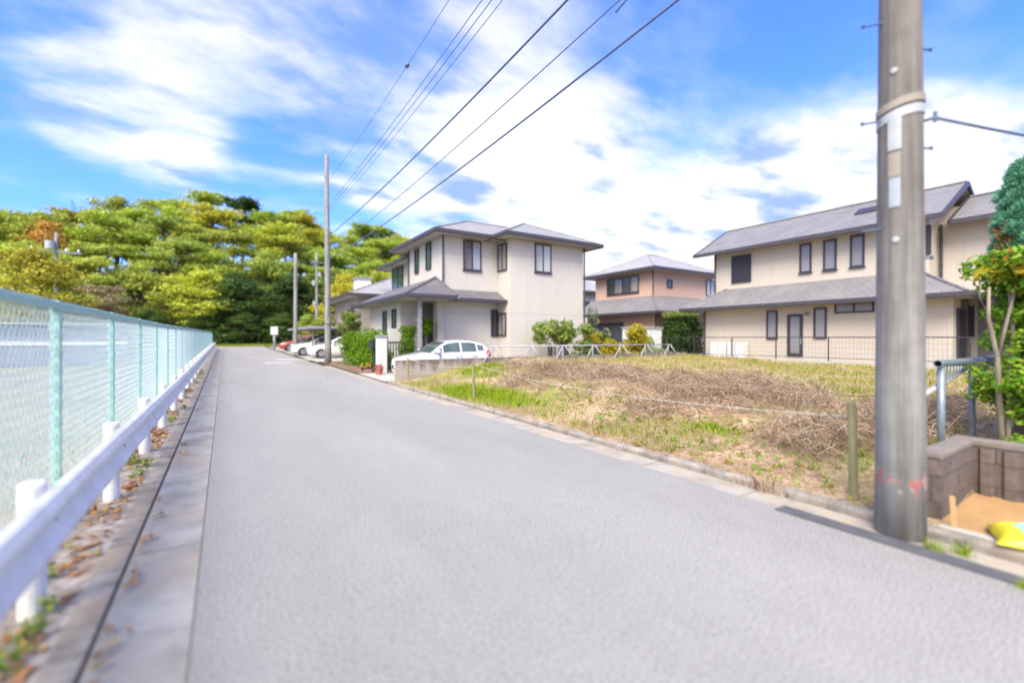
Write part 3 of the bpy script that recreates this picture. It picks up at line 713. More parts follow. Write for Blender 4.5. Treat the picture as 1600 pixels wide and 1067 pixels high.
zt = [zlot(x, min(y, 14.4)) + h for x, y, h in PO]
barbed((PO[0][0], PO[0][1], zt[0] - .13), (PO[1][0], PO[1][1], zt[1] - .04), .16, 'long twisted barbed wire sagging from the nearest stake to the middle stake')
barbed((PO[1][0], PO[1][1], zt[1] - .10), (PO[2][0], PO[2][1], zt[2] - .03), .10, 'upper barbed wire from the middle stake to the far stake')
barbed((PO[1][0], PO[1][1], zt[1] - .33), (PO[2][0], PO[2][1], zt[2] - .36), .04, 'lower barbed wire from the middle stake to the far stake')

# ------------------------------------------------------------------ block retaining wall round the pit, and what stands by it
bw = thing('block_wall', (5.2, 1.2, 0), 'dark rough block wall turning a corner round a sandy pit beside the near pole', 'wall')
mb = MB(); mb.box(4.74, 5.62, 1.14, 1.27, -.05, .535); mb.build('side_wall', M['block'], bw)
mb = MB(); mb.box(5.63, 5.76, -1.6, 1.27, -.05, .53)
for k in range(18):
    y = 1.06 - .145 * k; mb.prism([(5.632, y - .05, 0), (5.632, y + .05, 0), (5.60, y + .032, 0), (5.60, y - .032, 0)], (0, 0, .525))
mb.build('back_wall', M['block'], bw)
mb = MB(); mb.box(4.73, 5.62, 1.13, 1.28, .537, .59); mb.box(5.622, 5.775, -1.61, 1.285, .533, .592); mb.build('coping', M['block_cap'], bw, bevel=.012)
mb = MB(); mb.box(4.560, 4.64, -1.3, 1.12, -.05, .075); mb.build('edging_board', M['concrete'], loc=(4.6, 0, 0), label='thin pale concrete edging along the front of the sandy pit', cat='edging', bevel=.008)
mb = MB(); mb.prism([(4.60, 1.02, .03), (4.632, 1.02, .03), (4.632, 1.045, .03), (4.60, 1.045, .03)], (.012, .02, .27)); mb.build('survey_stake', M['wood_new'], loc=(4.61, 1.03, .0), label='short raw timber peg standing between the near pole and the sandy pit', cat='peg')
# crumpled yellow bag lying on the edging
def blob_sheet(mb, c, ax, ay, h, seed, mi=0, n=22, edge=.02):
    rg = random.Random(seed); vs = []; fs = []
    for j in range(n + 1):
        for i in range(n + 1):
            u, v = i / n * 2 - 1, j / n * 2 - 1; e = max(0, 1 - abs(u) ** 4) * max(0, 1 - abs(v) ** 4)
            z = h * e ** .6 + .03 * h * 0 + .018 * mn.noise(Vector((u * 3 + seed, v * 3, seed))) * (1 if e > 0 else .5)
            wob = 1 + .10 * mn.noise(Vector((u * 1.4, v * 1.4, seed + 9)))
            p = Vector(c) + Vector(ax) * u * wob + Vector(ay) * v * wob + Vector((0, 0, z)); vs.append(p)
    for j in range(n):
        for i in range(n): a = j * (n + 1) + i; fs.append((a, a + 1, a + n + 2, a + n + 1))
    b0 = len(vs); vs += [Vector((p.x, p.y, c[2] - .005)) for p in vs[:]]
    for i in range(n):
        a = i; fs.append((a + 1, a, b0 + a, b0 + a + 1)); a = n * (n + 1) + i; fs.append((a, a + 1, b0 + a + 1, b0 + a))
        a = i * (n + 1); fs.append((a, a + n + 1, b0 + a + n + 1, b0 + a)); a = i * (n + 1) + n; fs.append((a + n + 1, a, b0 + a, b0 + a + n + 1))
    mb.add(vs, fs, mi)
bg_ = thing('plastic_bag', (4.70, .52, .11), 'crumpled yellow plastic bag with a pale teal print lying by the pit edging', 'bag')
ax, ay = Vector((.10, -.30, 0)), Vector((.19, .06, 0))
mb = MB(); blob_sheet(mb, (4.72, .54, .10), ax, ay, .085, 2); mb.build('bag_film', M['bag_yellow'], bg_, smooth=True)
mb = MB(); blob_sheet(mb, (4.712, .53, .118), ax * .74, ay * .74, .088, 2); mb.build('printed_panel', M['bag_teal'], bg_, smooth=True)
# galvanised pipe barrier behind the wall
pg = thing('pipe_barrier', (6.5, 1.42, .4), 'galvanised pipe barrier with hanging rods behind the block wall', 'barrier')
PB = 1.42
for x, zb in ((5.90, .42), (6.95, .40)):
    mb = MB(); mb.tube([(x, PB, zb - .2), (x, PB, 1.215)], .031, 16); mb.build('post', M['galv'], pg, smooth=True)
mb = MB(); r_, q_ = .036, .029; path = [(5.80, PB, 1.245), (7.9, PB, 1.235)]
n = 18; vs = []
for x in (5.80, 7.9):
    for rr in (r_, q_):
        for k in range(n): a = 2 * math.pi * k / n; vs.append((x, PB + rr * math.cos(a), 1.245 + rr * math.sin(a) - (.01 if x > 6 else 0)))
fs = []
for k in range(n):
    j = (k + 1) % n; fs += [(k, 2 * n + k, 2 * n + j, j), (n + k, n + j, 3 * n + j, 3 * n + k), (k, j, n + j, n + k), (2 * n + k, 3 * n + k, 3 * n + j, 2 * n + j)]
mb.add(vs, fs).build('top_rail', M['galv'], pg)
mb = MB(); mb.tube([(5.45, PB + .05, .93), (7.30, PB + .05, 1.20)], .022, 12); mb.build('sloping_rail', M['white_pipe'], pg, smooth=True)
for k in range(12):
    x = 5.97 + k * .108; zb = .93 + (x - 5.45) * .27 / 1.85
    if abs(x - 6.95) < .04: continue
    mb = MB(); mb.tube([(x, PB + .03, zb), (x, PB + .02, 1.235)], .0055, 6); mb.build('rod', M['galv'], pg)
mb = MB(); pts = []
for k in range(120):
    a = k * .55; pts.append((7.36 + k * .004, PB + .046 * math.cos(a), 1.236 + .046 * math.sin(a)))
mb.tube(pts, .008, 5); mb.build('coiled_wire', M['galv_dark'], pg)
mb = MB(); mb.tube([(7.05, PB + .9, .83), (8.4, PB + .9, 1.0)], .022, 10); mb.tube([(7.1, PB + .9, .2), (7.1, PB + .9, .83)], .02, 8); mb.tube([(8.35, PB + .9, .2), (8.35, PB + .9, .99)], .02, 8)
mb.build('handrail', M['white_pipe'], loc=(7.7, PB + .9, .4), label='pale sloping handrail farther behind the pipe barrier', cat='handrail')

# ------------------------------------------------------------------ houses
def hip(parent, x0, x1, y0, y1, z, slope, mat, name='roof', t=.17, dz=0.0):
    """hip roof with a thick dark eave edge, a boarded soffit and ridge caps"""
    w, d = x1 - x0, y1 - y0; h = min(w, d) / 2 * slope
    if w >= d: A, B = (x0 + d / 2, (y0 + y1) / 2, z + h), (x1 - d / 2, (y0 + y1) / 2, z + h)
    else: A, B = ((x0 + x1) / 2, y0 + w / 2, z + h), ((x0 + x1) / 2, y1 - w / 2, z + h)
    c = [(x0, y0, z), (x1, y0, z), (x1, y1, z), (x0, y1, z)]
    mb = MB()
    if w >= d: mb.add(c + [A, B], [(0, 1, 5, 4), (1, 2, 5), (2, 3, 4, 5), (3, 0, 4)])
    else: mb.add(c + [A, B], [(0, 1, 4), (1, 2, 5, 4), (2, 3, 5), (3, 0, 4, 5)])
    r = mb.build(name, mat, parent)
    mb = MB(); ridges = [(A, B)] + ([(c[0], A), (c[3], A), (c[1], B), (c[2], B)] if w >= d else [(c[0], A), (c[1], A), (c[2], B), (c[3], B)])
    for a, b in ridges:
        if (Vector(a) - Vector(b)).length > .1: mb.tube([Vector(a).lerp(Vector(b), .01) + Vector((0, 0, .02)), Vector(b) + Vector((0, 0, .02))], .055, 6)
    mb.build('ridge_cap', mat, r)
    mb = MB(); mb.sweep([(-.005, -t), (.075, -t), (.09, -t + .03), (.09, .015), (.0, .02), (-.03, .012)][::-1], [(x0, y0, z), (x1, y0, z), (x1, y1, z), (x0, y1, z)], closed=True)
    mb.build('fascia', M['fascia'], r)
    mb = MB(); zs = z - t + .03 + dz; mb.add([(x0, y0, zs), (x1, y0, zs), (x1, y1, zs), (x0, y1, zs)], [(3, 2, 1, 0)]); mb.build('soffit', M['soffit'], r)
    return r
def eave(parent, path, t=.16, closed=False):
    mb = MB(); mb.sweep([(-.005, -t), (.075, -t), (.09, -t + .03), (.09, .015), (.0, .02), (-.03, .012)][::-1], path, closed=closed); return mb.build('fascia', M['fascia'], parent)
def window(parent, face, plane, a0, a1, z0, z1, pane='pane_dark', bars=1, fw=.06, name='window', sill=False, pane2=None):
    """a frame proud of the wall, with bars, a pane set back in it; face W looks to -X, face S looks to -Y"""
    if a0 > a1: a0, a1 = a1, a0
    def P(a, z, o): return (plane - o, a, z) if face == 'W' else (a, plane - o, z)
    def bx(mb, a, b, c, d, o0, o1):
        if face == 'W': mb.box(plane - o1, plane - o0, a, b, c, d)
        else: mb.box(a, b, plane - o1, plane - o0, c, d)
    mb = MB()
    bx(mb, a0, a1, z1 - fw, z1, -.02, .065); bx(mb, a0, a1, z0, z0 + fw, -.02, .070)
    bx(mb, a0, a0 + fw, z0 + fw, z1 - fw, -.02, .065); bx(mb, a1 - fw, a1, z0 + fw, z1 - fw, -.02, .065)
    for k in range(1, bars):
        c = a0 + (a1 - a0) * k / bars; bx(mb, c - fw * .45, c + fw * .45, z0 + fw, z1 - fw, -.02, .055)
    f = mb.build(name, M['frame'], parent)
    for k in range(bars):
        l = a0 + (a1 - a0) * k / bars + fw * (.9 if k == 0 else .4); r = a0 + (a1 - a0) * (k + 1) / bars - fw * (.9 if k == bars - 1 else .4)
        mb = MB(); o = .022 + .008 * (k % 2); bx(mb, l, r, z0 + fw * .9, z1 - fw * .9, o - .02, o); mb.build('pane', M[(pane2 if (pane2 and k % 2) else pane)], f)
    if sill: mb = MB(); bx(mb, a0 - .04, a1 + .04, z0 - .045, z0, 0, .10); mb.build('sill', M['frame'], f)
    return f
def winpx(parent, face, plane, xl, yl, xr, yr, xm=None, **kw):
    """window whose corners were surveyed in the photo: top-left (xl, yl), bottom-right (xr, yr) on the wall plane"""
    f = onW if face == 'W' else onS; i = 1 if face == 'W' else 0
    p, q = f(xl, yl, plane), f(xr, yr, plane)
    a = [p[i], q[i]]; pm = f((xl + xr) / 2, yl, plane); qm = f((xl + xr) / 2, yr, plane)
    return window(parent, face, plane, a[0], a[1], qm[2], pm[2], **kw)
def downpipe(parent, x, y, z0, z1, r=.045):
    mb = MB(); mb.tube([(x, y, z0), (x, y, z1)], r, 10)
    for z in np.arange(z0 + .6, z1, 1.4): mb.tube([(x, y, z - .02), (x, y, z + .02)], r + .012, 10)
    mb.build('downpipe', M['fascia'], parent, smooth=False)
def plinth(parent, x0, x1, y0, y1, z0, z1):
    mb = MB(); mb.box(x0, x1, y0, y1, z0, z1); mb.build('plinth', M['concrete'], parent)

# ---- house 1: two-storey cream house across the lot
G = .06
H1 = thing('house', (12.6, 24, G), 'two-storey cream house with grey hip roof and dark window frames behind the white hatchback', 'house')
mb = MB()
mb.box(8.75, 16.4, 19.65, 24.3, G, 6.32); mb.box(9.6, 16.38, 24.303, 30.3, G, 6.1); mb.box(11.75, 16.4, 18.40, 19.64, G, 6.32)
mb.build('wall', M['wall_cream'], H1)
mb = MB(); mb.box(7.12, 8.74, 21.0, 26.4, G, 3.2); mb.build('entrance_wall', M['wall_cream'], H1)
hip(H1, 8.05, 17.07, 18.95, 25.4, 6.47, .44, M['tile_grey'])
hip(H1, 8.9, 17.0, 23.6, 31.0, 6.22, .42, M['tile_grey'], dz=.01)
hip(H1, 11.05, 17.10, 17.70, 23.7, 6.47, .45, M['tile_grey'], dz=.006)
# porch roof
mb = MB(); zt_, ze = 4.43, 3.32
A = (6.3, 27.2, ze); Bp = (6.3, 17.85, ze); Cp = (8.747, 17.85, ze); AP = (8.747, 20.55, zt_); AB = (8.747, 27.2, zt_)
mb.add([A, Bp, Cp, AP, AB], [(1, 3, 4, 0), (1, 2, 3)])
mb.add([(8.55, 18.78, ze), (11.98, 18.78, ze), (11.745, 19.645, 3.80), (8.76, 19.645, 3.80)], [(0, 1, 2, 3)])
pr_ = mb.build('porch_roof', M['tile_dark'], H1)
eave(pr_, [A, Bp, (8.58, 17.85, ze)]); eave(pr_, [(8.60, 18.78, ze), (11.98, 18.78, ze)])
mb = MB(); zs = ze - .12
mb.box(6.32, 8.74, 17.88, 27.2, zs, zs + .03); mb.box(8.745, 11.72, 18.80, 19.64, zs, zs + .025); mb.build('soffit', M['soffit'], pr_)
mb = MB(); mb.tube([Vector(Bp) + Vector((0.03, .03, .03)), Vector(AP) + Vector((0, 0, .03))], .06, 6); mb.tube([(8.66, 17.9, ze + .03), Vector(AP) + Vector((-.05, 0, .03))], .05, 6); mb.build('ridge_cap', M['tile_dark'], pr_)
mb = MB(); mb.box(6.98, 7.14, 18.25, 18.41, G, zs); mb.build('porch_column', M['tile_grey'], H1, bevel=.01)
mb = MB(); mb.box(8.30, 8.62, 19.3, 19.55, G, zs); mb.build('porch_pier', M['soffit'], H1, bevel=.01)
mb = MB(); mb.box(8.05, 8.70, 20.90, 20.99, G, zs); mb.build('recess_shade_panel', M['porch_shade'], H1)  # dark panel on the wall, painted as the shade of the entrance recess
d_ = MB().box(8.10, 8.62, 20.84, 20.90, G + .05, 2.25).build('door', M['dark_metal'], H1, bevel=.01)
MB().box(8.16, 8.20, 20.79, 20.835, 1.0, 1.4).build('handle', M['galv'], d_)
mb = MB(); mb.tube([(7.95, 20.98, 2.35), (7.95, 20.86, 2.35)], [.09, .06], 12); mb.build('porch_light', M['white_box'], H1)
winpx(H1, 'S', 19.65, 723.7, 376.4, 751.3, 423, bars=2, pane='pane_warm', pane2='pane_lace', sill=True)
winpx(H1, 'W', 11.75, 778.8, 381, 792.5, 423.7, bars=2, pane='pane_grey')
winpx(H1, 'S', 18.40, 835.3, 381.7, 860.7, 426.3, bars=2, pane='pane_lace', sill=True)
winpx(H1, 'S', 19.65, 767, 484, 777, 526, bars=1, pane='pane_dark')
winpx(H1, 'W', 11.75, 779.2, 489, 791.5, 525, bars=2, pane='pane_curtain')
winpx(H1, 'W', 8.75, 648.9, 389.5, 654.9, 427.6, pane='pane_green', fw=.04)
winpx(H1, 'W', 8.75, 666.4, 380, 674.2, 421.5, pane='pane_green', fw=.04)
winpx(H1, 'W', 9.6, 614, 417, 630.5, 452, bars=2, pane='pane_green')
winpx(H1, 'W', 7.12, 599, 486, 604.8, 522, pane='pane_green', fw=.04)
winpx(H1, 'W', 7.12, 613.5, 483, 619.5, 520, pane='pane_green', fw=.04)
downpipe(H1, 8.70, 19.59, 3.8, 6.35); downpipe(H1, 16.45, 18.35, G, 6.35); downpipe(H1, 8.70, 24.3, 4.4, 6.35)
plinth(H1, 8.73, 16.42, 19.62, 24.32, G - .2, .34); plinth(H1, 11.73, 16.425, 18.38, 19.6, G - .2, .335)
mb = MB(); mb.box(9.6, 10.6, 17.75, 18.2, .05, .80); au = mb.build('air_conditioner', M['unit'], loc=(10.1, 17.95, .1), label='ivory air-conditioner unit outside the cream house', cat='air conditioner', bevel=.02)
mb = MB(); mb.tube([(10.0, 17.75, .45), (10.0, 17.735, .45)], .27, 20); mb.build('fan_grille', M['galv_dark'], au)

# ---- house 2: long beige house on the right
G2 = .36
H2 = thing('house', (23.6, 5, G2), 'long beige two-storey house with a long lower roof, behind the near utility pole', 'house')
mb = MB()
prof = [(21.9, G2), (26.5, G2), (26.5, 5.97), (24.2, 7.22), (21.9, 5.97)]
mb.prism([(x, 5.6, z) for x, z in prof], (0, 8.6, 0))
mb.prism([(22.9, -4.0, G2), (26.4, -4.0, G2), (26.4, 5.72, G2 * 1), (26.4, 5.72, 5.85), (26.4, -4, 5.85), (22.9, -4, 5.85)][:0] or [(22.9, -4.0, G2), (26.4, -4.0, G2), (26.4, -4.0, 5.8), (24.65, -4.0, 6.72), (22.9, -4.0, 5.8)], (0, 9.59, 0))
mb.build('wall', M['wall_beige'], H2)
mb = MB(); mb.box(21.0, 21.89, 4.75, 14.2, G2, 3.02); mb.build('lower_wall', M['wall_beige'], H2)
mb = MB(); mb.box(21.89, 22.89, 4.75, 5.59, G2, 3.02); mb.build('lower_wall', M['porch_shade'], H2)  # end wall darkened in colour for the porch shade
def gable(parent, xw, xr, xe, zw, zr, y0, y1, mat, t=.15):
    mb = MB(); sl = (zr - zw) / (xr - xw)
    for a, za, b, zb in ((xw, zw, xr, zr), (xr, zr, xe, zr - sl * (xe - xr))):
        mb.add([(a, y0, za), (a, y1, za), (b, y1, zb), (b, y0, zb)], [(0, 3, 2, 1)])
    ro = mb.build('roof', mat, parent); ze_ = zr - sl * (xe - xr)
    mb = MB(); mb.tube([(xr, y0 - .02, zr + .02), (xr, y1 + .02, zr + .02)], .07, 6); mb.build('ridge_cap', mat, ro)
    mb = MB()
    mb.sweep([(0, -t), (.09, -t), (.09, .015), (0, .015)][::-1], [(xw, y1, zw), (xw, y0, zw)][::-1] if False else [(xw, y1, zw), (xw, y0, zw)])
    for y, s in ((y0, -1), (y1, 1)):
        ya, yb = sorted((y, y + .09 * s))
        mb.prism([(xw - .05, ya, zw + .012), (xr, ya, zr + .03), (xe, ya, ze_ + .012), (xe, ya, ze_ - t), (xr, ya, zr - t), (xw - .05, ya, zw - t)], (0, yb - ya, 0))
    mb.build('fascia', M['fascia'], ro)
    mb = MB(); mb.add([(xw, y0, zw - t + .03), (xw, y1, zw - t + .03), (xr, y1, zr - t + .03), (xr, y0, zr - t + .03), (xe, y1, ze_ - t + .03), (xe, y0, ze_ - t + .03)], [(0, 1, 2, 3), (3, 2, 4, 5)]); mb.build('soffit', M['soffit'], ro)
    return ro
RF = gable(H2, 21.2, 24.2, 27.2, 5.87, 7.5, 5.1, 14.9, M['tile_brown'])
gable(H2, 22.2, 24.65, 27.1, 5.74, 6.98, -4.6, 5.08, M['tile_brown'])
# skylight lying on the slope
p0, p1 = onW(1337, 337, 22.9), onW(1372, 326, 22.9); sl = (7.5 - 5.87) / 3.0
mb = MB(); ya, yb = p0[1], p1[1]
for (xa, xb, o) in ((22.75, 23.25, .09),):
    za, zb = 5.87 + (xa - 21.2) * sl, 5.87 + (xb - 21.2) * sl
    mb.add([(xa, ya, za), (xa, yb, za), (xb, yb, zb), (xb, ya, zb), (xa, ya, za + o), (xa, yb, za + o), (xb, yb, zb + o), (xb, ya, zb + o)], [(4, 5, 6, 7), (0, 4, 7, 3), (1, 2, 6, 5), (0, 1, 5, 4), (3, 7, 6, 2)])
mb.build('skylight', M['dark_metal'], RF)
# lower roof
ze, zt_ = 2.98, 3.97; mb = MB()
E0, E1 = (20.2, 15.0, ze), (20.2, 4.2, ze); T0, T1 = (21.895, 13.5, zt_), (21.895, 5.9, zt_)
mb.add([E0, E1, T1, T0, (21.895, 15.0, ze), (21.895, 4.2, ze), (22.89, 4.2, ze), (22.89, 5.55, zt_ - .2)], [(0, 3, 2, 1), (0, 4, 3), (1, 2, 5)])
mb.add([(21.895, 4.2, ze + .004), (22.89, 4.2, ze + .004), (22.89, 5.59, zt_ - .25), (21.895, 5.59, zt_ - .2)], [(0, 1, 2, 3)])
lr = mb.build('lower_roof', M['tile_brown'], H2)
eave(lr, [(21.85, 15.0, ze), E0, E1, (22.85, 4.2, ze)])
MB().box(20.22, 21.88, 4.22, 14.98, ze - .13, ze - .10).build('soffit', M['soffit'], lr)
mb = MB(); mb.tube([Vector(E0) + Vector((.03, -.03, .03)), Vector(T0) + Vector((0, 0, .03))], .05, 6); mb.build('ridge_cap', M['tile_brown'], lr); mb = MB(); mb.tube([Vector(E1) + Vector((.03, .03, .03)), Vector(T1) + Vector((0, 0, .03))], .05, 6); mb.build('ridge_cap', M['tile_brown'], lr)
# flat porch roof and its dark column on the right
cp = MB().box(20.75, 22.89, -3.5, 4.05, 2.84, 2.97).build('porch_roof', M['dark_metal'], H2)
MB().box(20.9, 21.03, 3.75, 3.88, G2, 2.84).build('porch_column', M['dark_metal'], H2)
MB().box(20.9, 21.03, -3.3, -3.17, G2, 2.84).build('porch_column', M['dark_metal'], H2)
MB().box(22.84, 22.895, -3.5, 4.5, G2, 2.84).build('porch_shade_panel', M['porch_shade'], H2)  # thin dark sheet over the beige wall, standing in for porch shade
dw = window(H2, 'S', 4.75, 21.35, 22.2, G2 + .05, 2.5, pane='pane_dark', name='door', fw=.09)
winpx(H2, 'W', 22.84, 1514, 478, 1523, 527, pane='pane_dark', fw=.05)
# upper windows
p, q = onW(1143.7, 391.6, 21.9), onW(1174, 438.9, 21.9)
sh = window(H2, 'W', 21.9, p[1], q[1], 4.25, 5.62, pane='pane_dark', name='shuttered_window')
mb = MB(); z = 4.30
while z < 5.56: mb.box(21.83, 21.88, min(p[1], q[1]) + .07, max(p[1], q[1]) - .07, z, z + .05); z += .062
mb.build('shutter', M['frame'], sh)
for a in ((1250, 380.8, 1268.2, 426), (1287, 374.7, 1307.4, 422), (1329, 367, 1351, 417)): winpx(H2, 'W', 21.9, *a, pane='pane_grey', sill=True)
winpx(H2, 'W', 21.9, 1447, 352, 1455, 398, pane='pane_grey')
winpx(H2, 'W', 21.0, 1198.4, 485.4, 1215.2, 530, pane='pane_grey'); winpx(H2, 'W', 21.0, 1272, 481, 1292, 529, pane='pane_grey')
dr = winpx(H2, 'W', 21.0, 1231, 491, 1254.7, 556, pane='pane_grey', name='door', fw=.11)
MB().box(20.90, 20.93, dr.data.vertices[0].co.y + 5 + .02, dr.data.vertices[0].co.y + 5 + .08, 1.2, 1.45).build('handle', M['galv'], dr)
winpx(H2, 'W', 21.0, 1304.7, 472, 1366.4, 488.8, pane='pane_grey', bars=2)
mb = MB(); pl_ = onW(1262, 490, 21.0); mb.tube([(21.0, pl_[1], pl_[2]), (20.9, pl_[1], pl_[2])], [.05, .09], 12); mb.build('wall_light', M['galv_dark'], H2)
plinth(H2, 20.97, 22.0, 4.72, 14.23, G2 - .3, G2 + .18)
downpipe(H2, 21.86, 14.15, 3.6, 5.9); downpipe(H2, 20.95, 14.15, G2, 2.9); downpipe(H2, 22.86, 5.5, 3.6, 5.75)
for px in (1127, 1154):
    p = onW(px, 548, 20.75); mb = MB(); mb.box(20.45, 20.85, p[1] - .40, p[1] + .40, .36, 1.28)
    o = mb.build('storage_box', M['white_box'], loc=(20.65, p[1], .36), label='%s white box cabinet against the long beige house' % ('left' if px < 1140 else 'right'), cat='cabinet', group='white cabinets by the beige house', bevel=.02)
    mb = MB(); mb.box(20.44, 20.448, p[1] - .006, p[1] + .006, .42, 1.22); mb.build('door_gap', M['galv_dark'], o)
for y, lb in ((3.1, 'left'), (2.1, 'right')):
    mb = MB(); mb.box(21.3, 21.65, y - .42, y + .42, .36, 1.02)
    o = mb.build('air_conditioner', M['unit'], loc=(21.5, y, .36), label='%s air-conditioner unit under the dark porch of the beige house' % lb, cat='air conditioner', group='air conditioners under the porch', bevel=.02)
    mb = MB(); mb.tube([(21.3, y + .1, .70), (21.285, y + .1, .70)], .25, 20); mb.build('fan_grille', M['galv_dark'], o)
# low concrete upstand with a thin dark railing along the yard
mb = MB(); mb.box(20.10, 20.26, -8, 16.4, -.1, .56); mb.box(20.265, 24.0, 16.24, 16.4, -.1, .55)
yw = mb.build('yard_wall', M['concrete'], loc=(20.2, 8, 0), label='low pale concrete wall at the back of the lot below the thin dark railing', cat='wall', bevel=.01)
rl = thing('railing', (20.18, 8, .56), 'thin dark metal railing on the low concrete wall in front of the beige house', 'railing')
mb = MB(); mb.sweep([(-.02, -.02), (.02, -.02), (.02, .02), (-.02, .02)], [(20.18, -8, 1.50), (20.18, 16.3, 1.50)]); mb.build('top_rail', M['dark_metal'], rl)
mb = MB(); mb.sweep([(-.012, -.012), (.012, -.012), (.012, .012), (-.012, .012)], [(20.18, -8, .68), (20.18, 16.3, .68)]); mb.build('bottom_rail', M['dark_metal'], rl)
for k in range(13):
    y = -7.9 + 2.01 * k; mb = MB(); mb.box(20.16, 20.20, y - .02, y + .02, .56, 1.475); mb.build('post', M['dark_metal'], rl)
mb = MB(); y = -7.9
while y < 16.2: mb.tube([(20.18, y, .68), (20.18, y, 1.49)], .0032, 3, caps=False); y += .12
for z in (.88, 1.08, 1.28): mb.tube([(20.18, -7.9, z), (20.18, 16.2, z)], .0032, 3, caps=False)
mb.build('mesh_infill', M['dark_metal'], rl, uv=False)

# ---- house 3: salmon house between them
G3 = .12
H3 = thing('house', (27, 22, G3), 'salmon-pink two-storey house with pale grey hip roof seen between the two nearer houses', 'house')
mb = MB(); mb.box(24.1, 30.8, 20.1, 25.6, G3, 6.05); mb.build('wall', M['wall_salmon'], H3)
mb = MB(); mb.box(22.9, 30.4, 18.9, 20.09, G3, 3.05); mb.box(22.9, 24.09, 20.1, 25.2, G3, 3.05); mb.build('lower_wall', M['wall_salmon'], H3)
hip(H3, 23.4, 31.5, 19.4, 26.3, 6.12, .46, M['tile_pale'])
mb = MB(); ze, zt_ = 3.12, 4.3
a, b, c = (22.2, 25.9, ze), (22.2, 18.2, ze), (31.0, 18.2, ze); d, e, f = (24.095, 25.9, zt_), (24.095, 20.095, zt_), (31.0, 20.095, zt_)
mb.add([a, b, c, d, e, f], [(0, 1, 4, 3), (1, 2, 5, 4)]); lr3 = mb.build('lower_roof', M['tile_brown'], H3)
eave(lr3, [a, b, c]); mb = MB(); mb.tube([Vector(b) + Vector((.04, .04, .03)), Vector(e) + Vector((0, 0, .03))], .06, 6); mb.build('ridge_cap', M['tile_brown'], lr3)
mb = MB(); mb.box(22.25, 31, 18.25, 18.89, ze - .13, ze - .10); mb.box(22.25, 22.89, 18.9, 25.9, ze - .13, ze - .103); mb.build('soffit', M['soffit'], lr3)
winpx(H3, 'W', 24.1, 949, 434, 998.5, 459, bars=4, pane='pane_curtain', pane2='pane_dark', sill=True)
winpx(H3, 'S', 20.1, 1041.9, 437, 1050, 450, pane='pane_dark')
winpx(H3, 'S', 20.1, 1103, 438, 1116, 463, bars=2, pane='pane_lace')
window(H3, 'W', 22.9, 21.6, 24.6, .5, 2.5, pane='pane_dark', bars=2)
downpipe(H3, 24.05, 20.05, 4.3, 6.1); downpipe(H3, 22.86, 18.86, .2, 3.0)
# white shed-like block in front of it
p, q = onS(998, 511, 17.6), onS(1034, 511, 17.6)
hb = thing('garden_shed', ((p[0] + q[0]) / 2, 18, .1), 'small bluish-white garden shed in front of the salmon house', 'shed')
MB().box(p[0], q[0], 17.6, 18.85, .1, 2.02).build('wall', M['white_box'], hb); MB().box(p[0] - .06, q[0] + .06, 17.54, 18.9, 2.022, 2.10).build('roof', M['plate'], hb)
mb = MB(); mb.box((p[0] + q[0]) / 2 - .01, (p[0] + q[0]) / 2 + .01, 17.585, 17.599, .15, 1.98); mb.build('door', M['plate'], hb)
# pale house far behind, between cream and salmon ones
H5 = thing('house', (30, 34, .2), 'pale distant house showing between the cream house and the salmon house', 'house')
MB().box(25.6, 33, 31, 37, .2, 5.6).build('wall', M['wall_pale'], H5); hip(H5, 25.0, 33.6, 30.4, 37.6, 5.7, .42, M['tile_pale'])
window(H5, 'S', 31, 27, 28.4, 3.6, 4.8, pane='pane_dark', bars=2)
# ---- house 4: neighbour further along
G4 = .12
H4 = thing('house', (11, 36, G4), 'grey-roofed house with a white block on its roof, farther along beyond the hedge', 'house')
MB().box(7.7, 15, 31.5, 39, G4, 4.35).build('wall', M['wall_grey'], H4); r4 = hip(H4, 6.9, 15.8, 30.8, 39.7, 4.45, .40, M['tile_pale'])
mb = MB(); mb.box(8.6, 9.6, 35.2, 36.6, 4.6, 6.0); dm = mb.build('chimney', M['wall_pale'], r4); MB().box(8.5, 9.7, 35.1, 36.7, 6.003, 6.12).build('cap', M['tile_grey'], dm)
window(H4, 'W', 7.7, 32.5, 34.0, 2.0, 3.5, pane='pane_dark', bars=2); window(H4, 'W', 7.7, 35.6, 37.4, .6, 2.6, pane='pane_dark', bars=2); window(H4, 'W', 7.7, 33.0, 34.4, .5, 1.5, pane='pane_grey', bars=2)
# long pale shed on the field beyond the mesh fence
SH = thing('field_shed', (-14, 32, .1), 'long low pale blue-grey shed with a white band, seen through the mesh fence', 'shed')
MB().box(-30, -4.2, 30.2, 33, .1, 2.10).build('wall', M['wall_shed'], SH); MB().box(-30.3, -3.9, 29.9, 33.3, 2.103, 2.2).build('roof', M['plate'], SH)
MB().box(-30.01, -4.19, 30.16, 30.198, 1.12, 1.32).build('white_band', M['white_box'], SH)

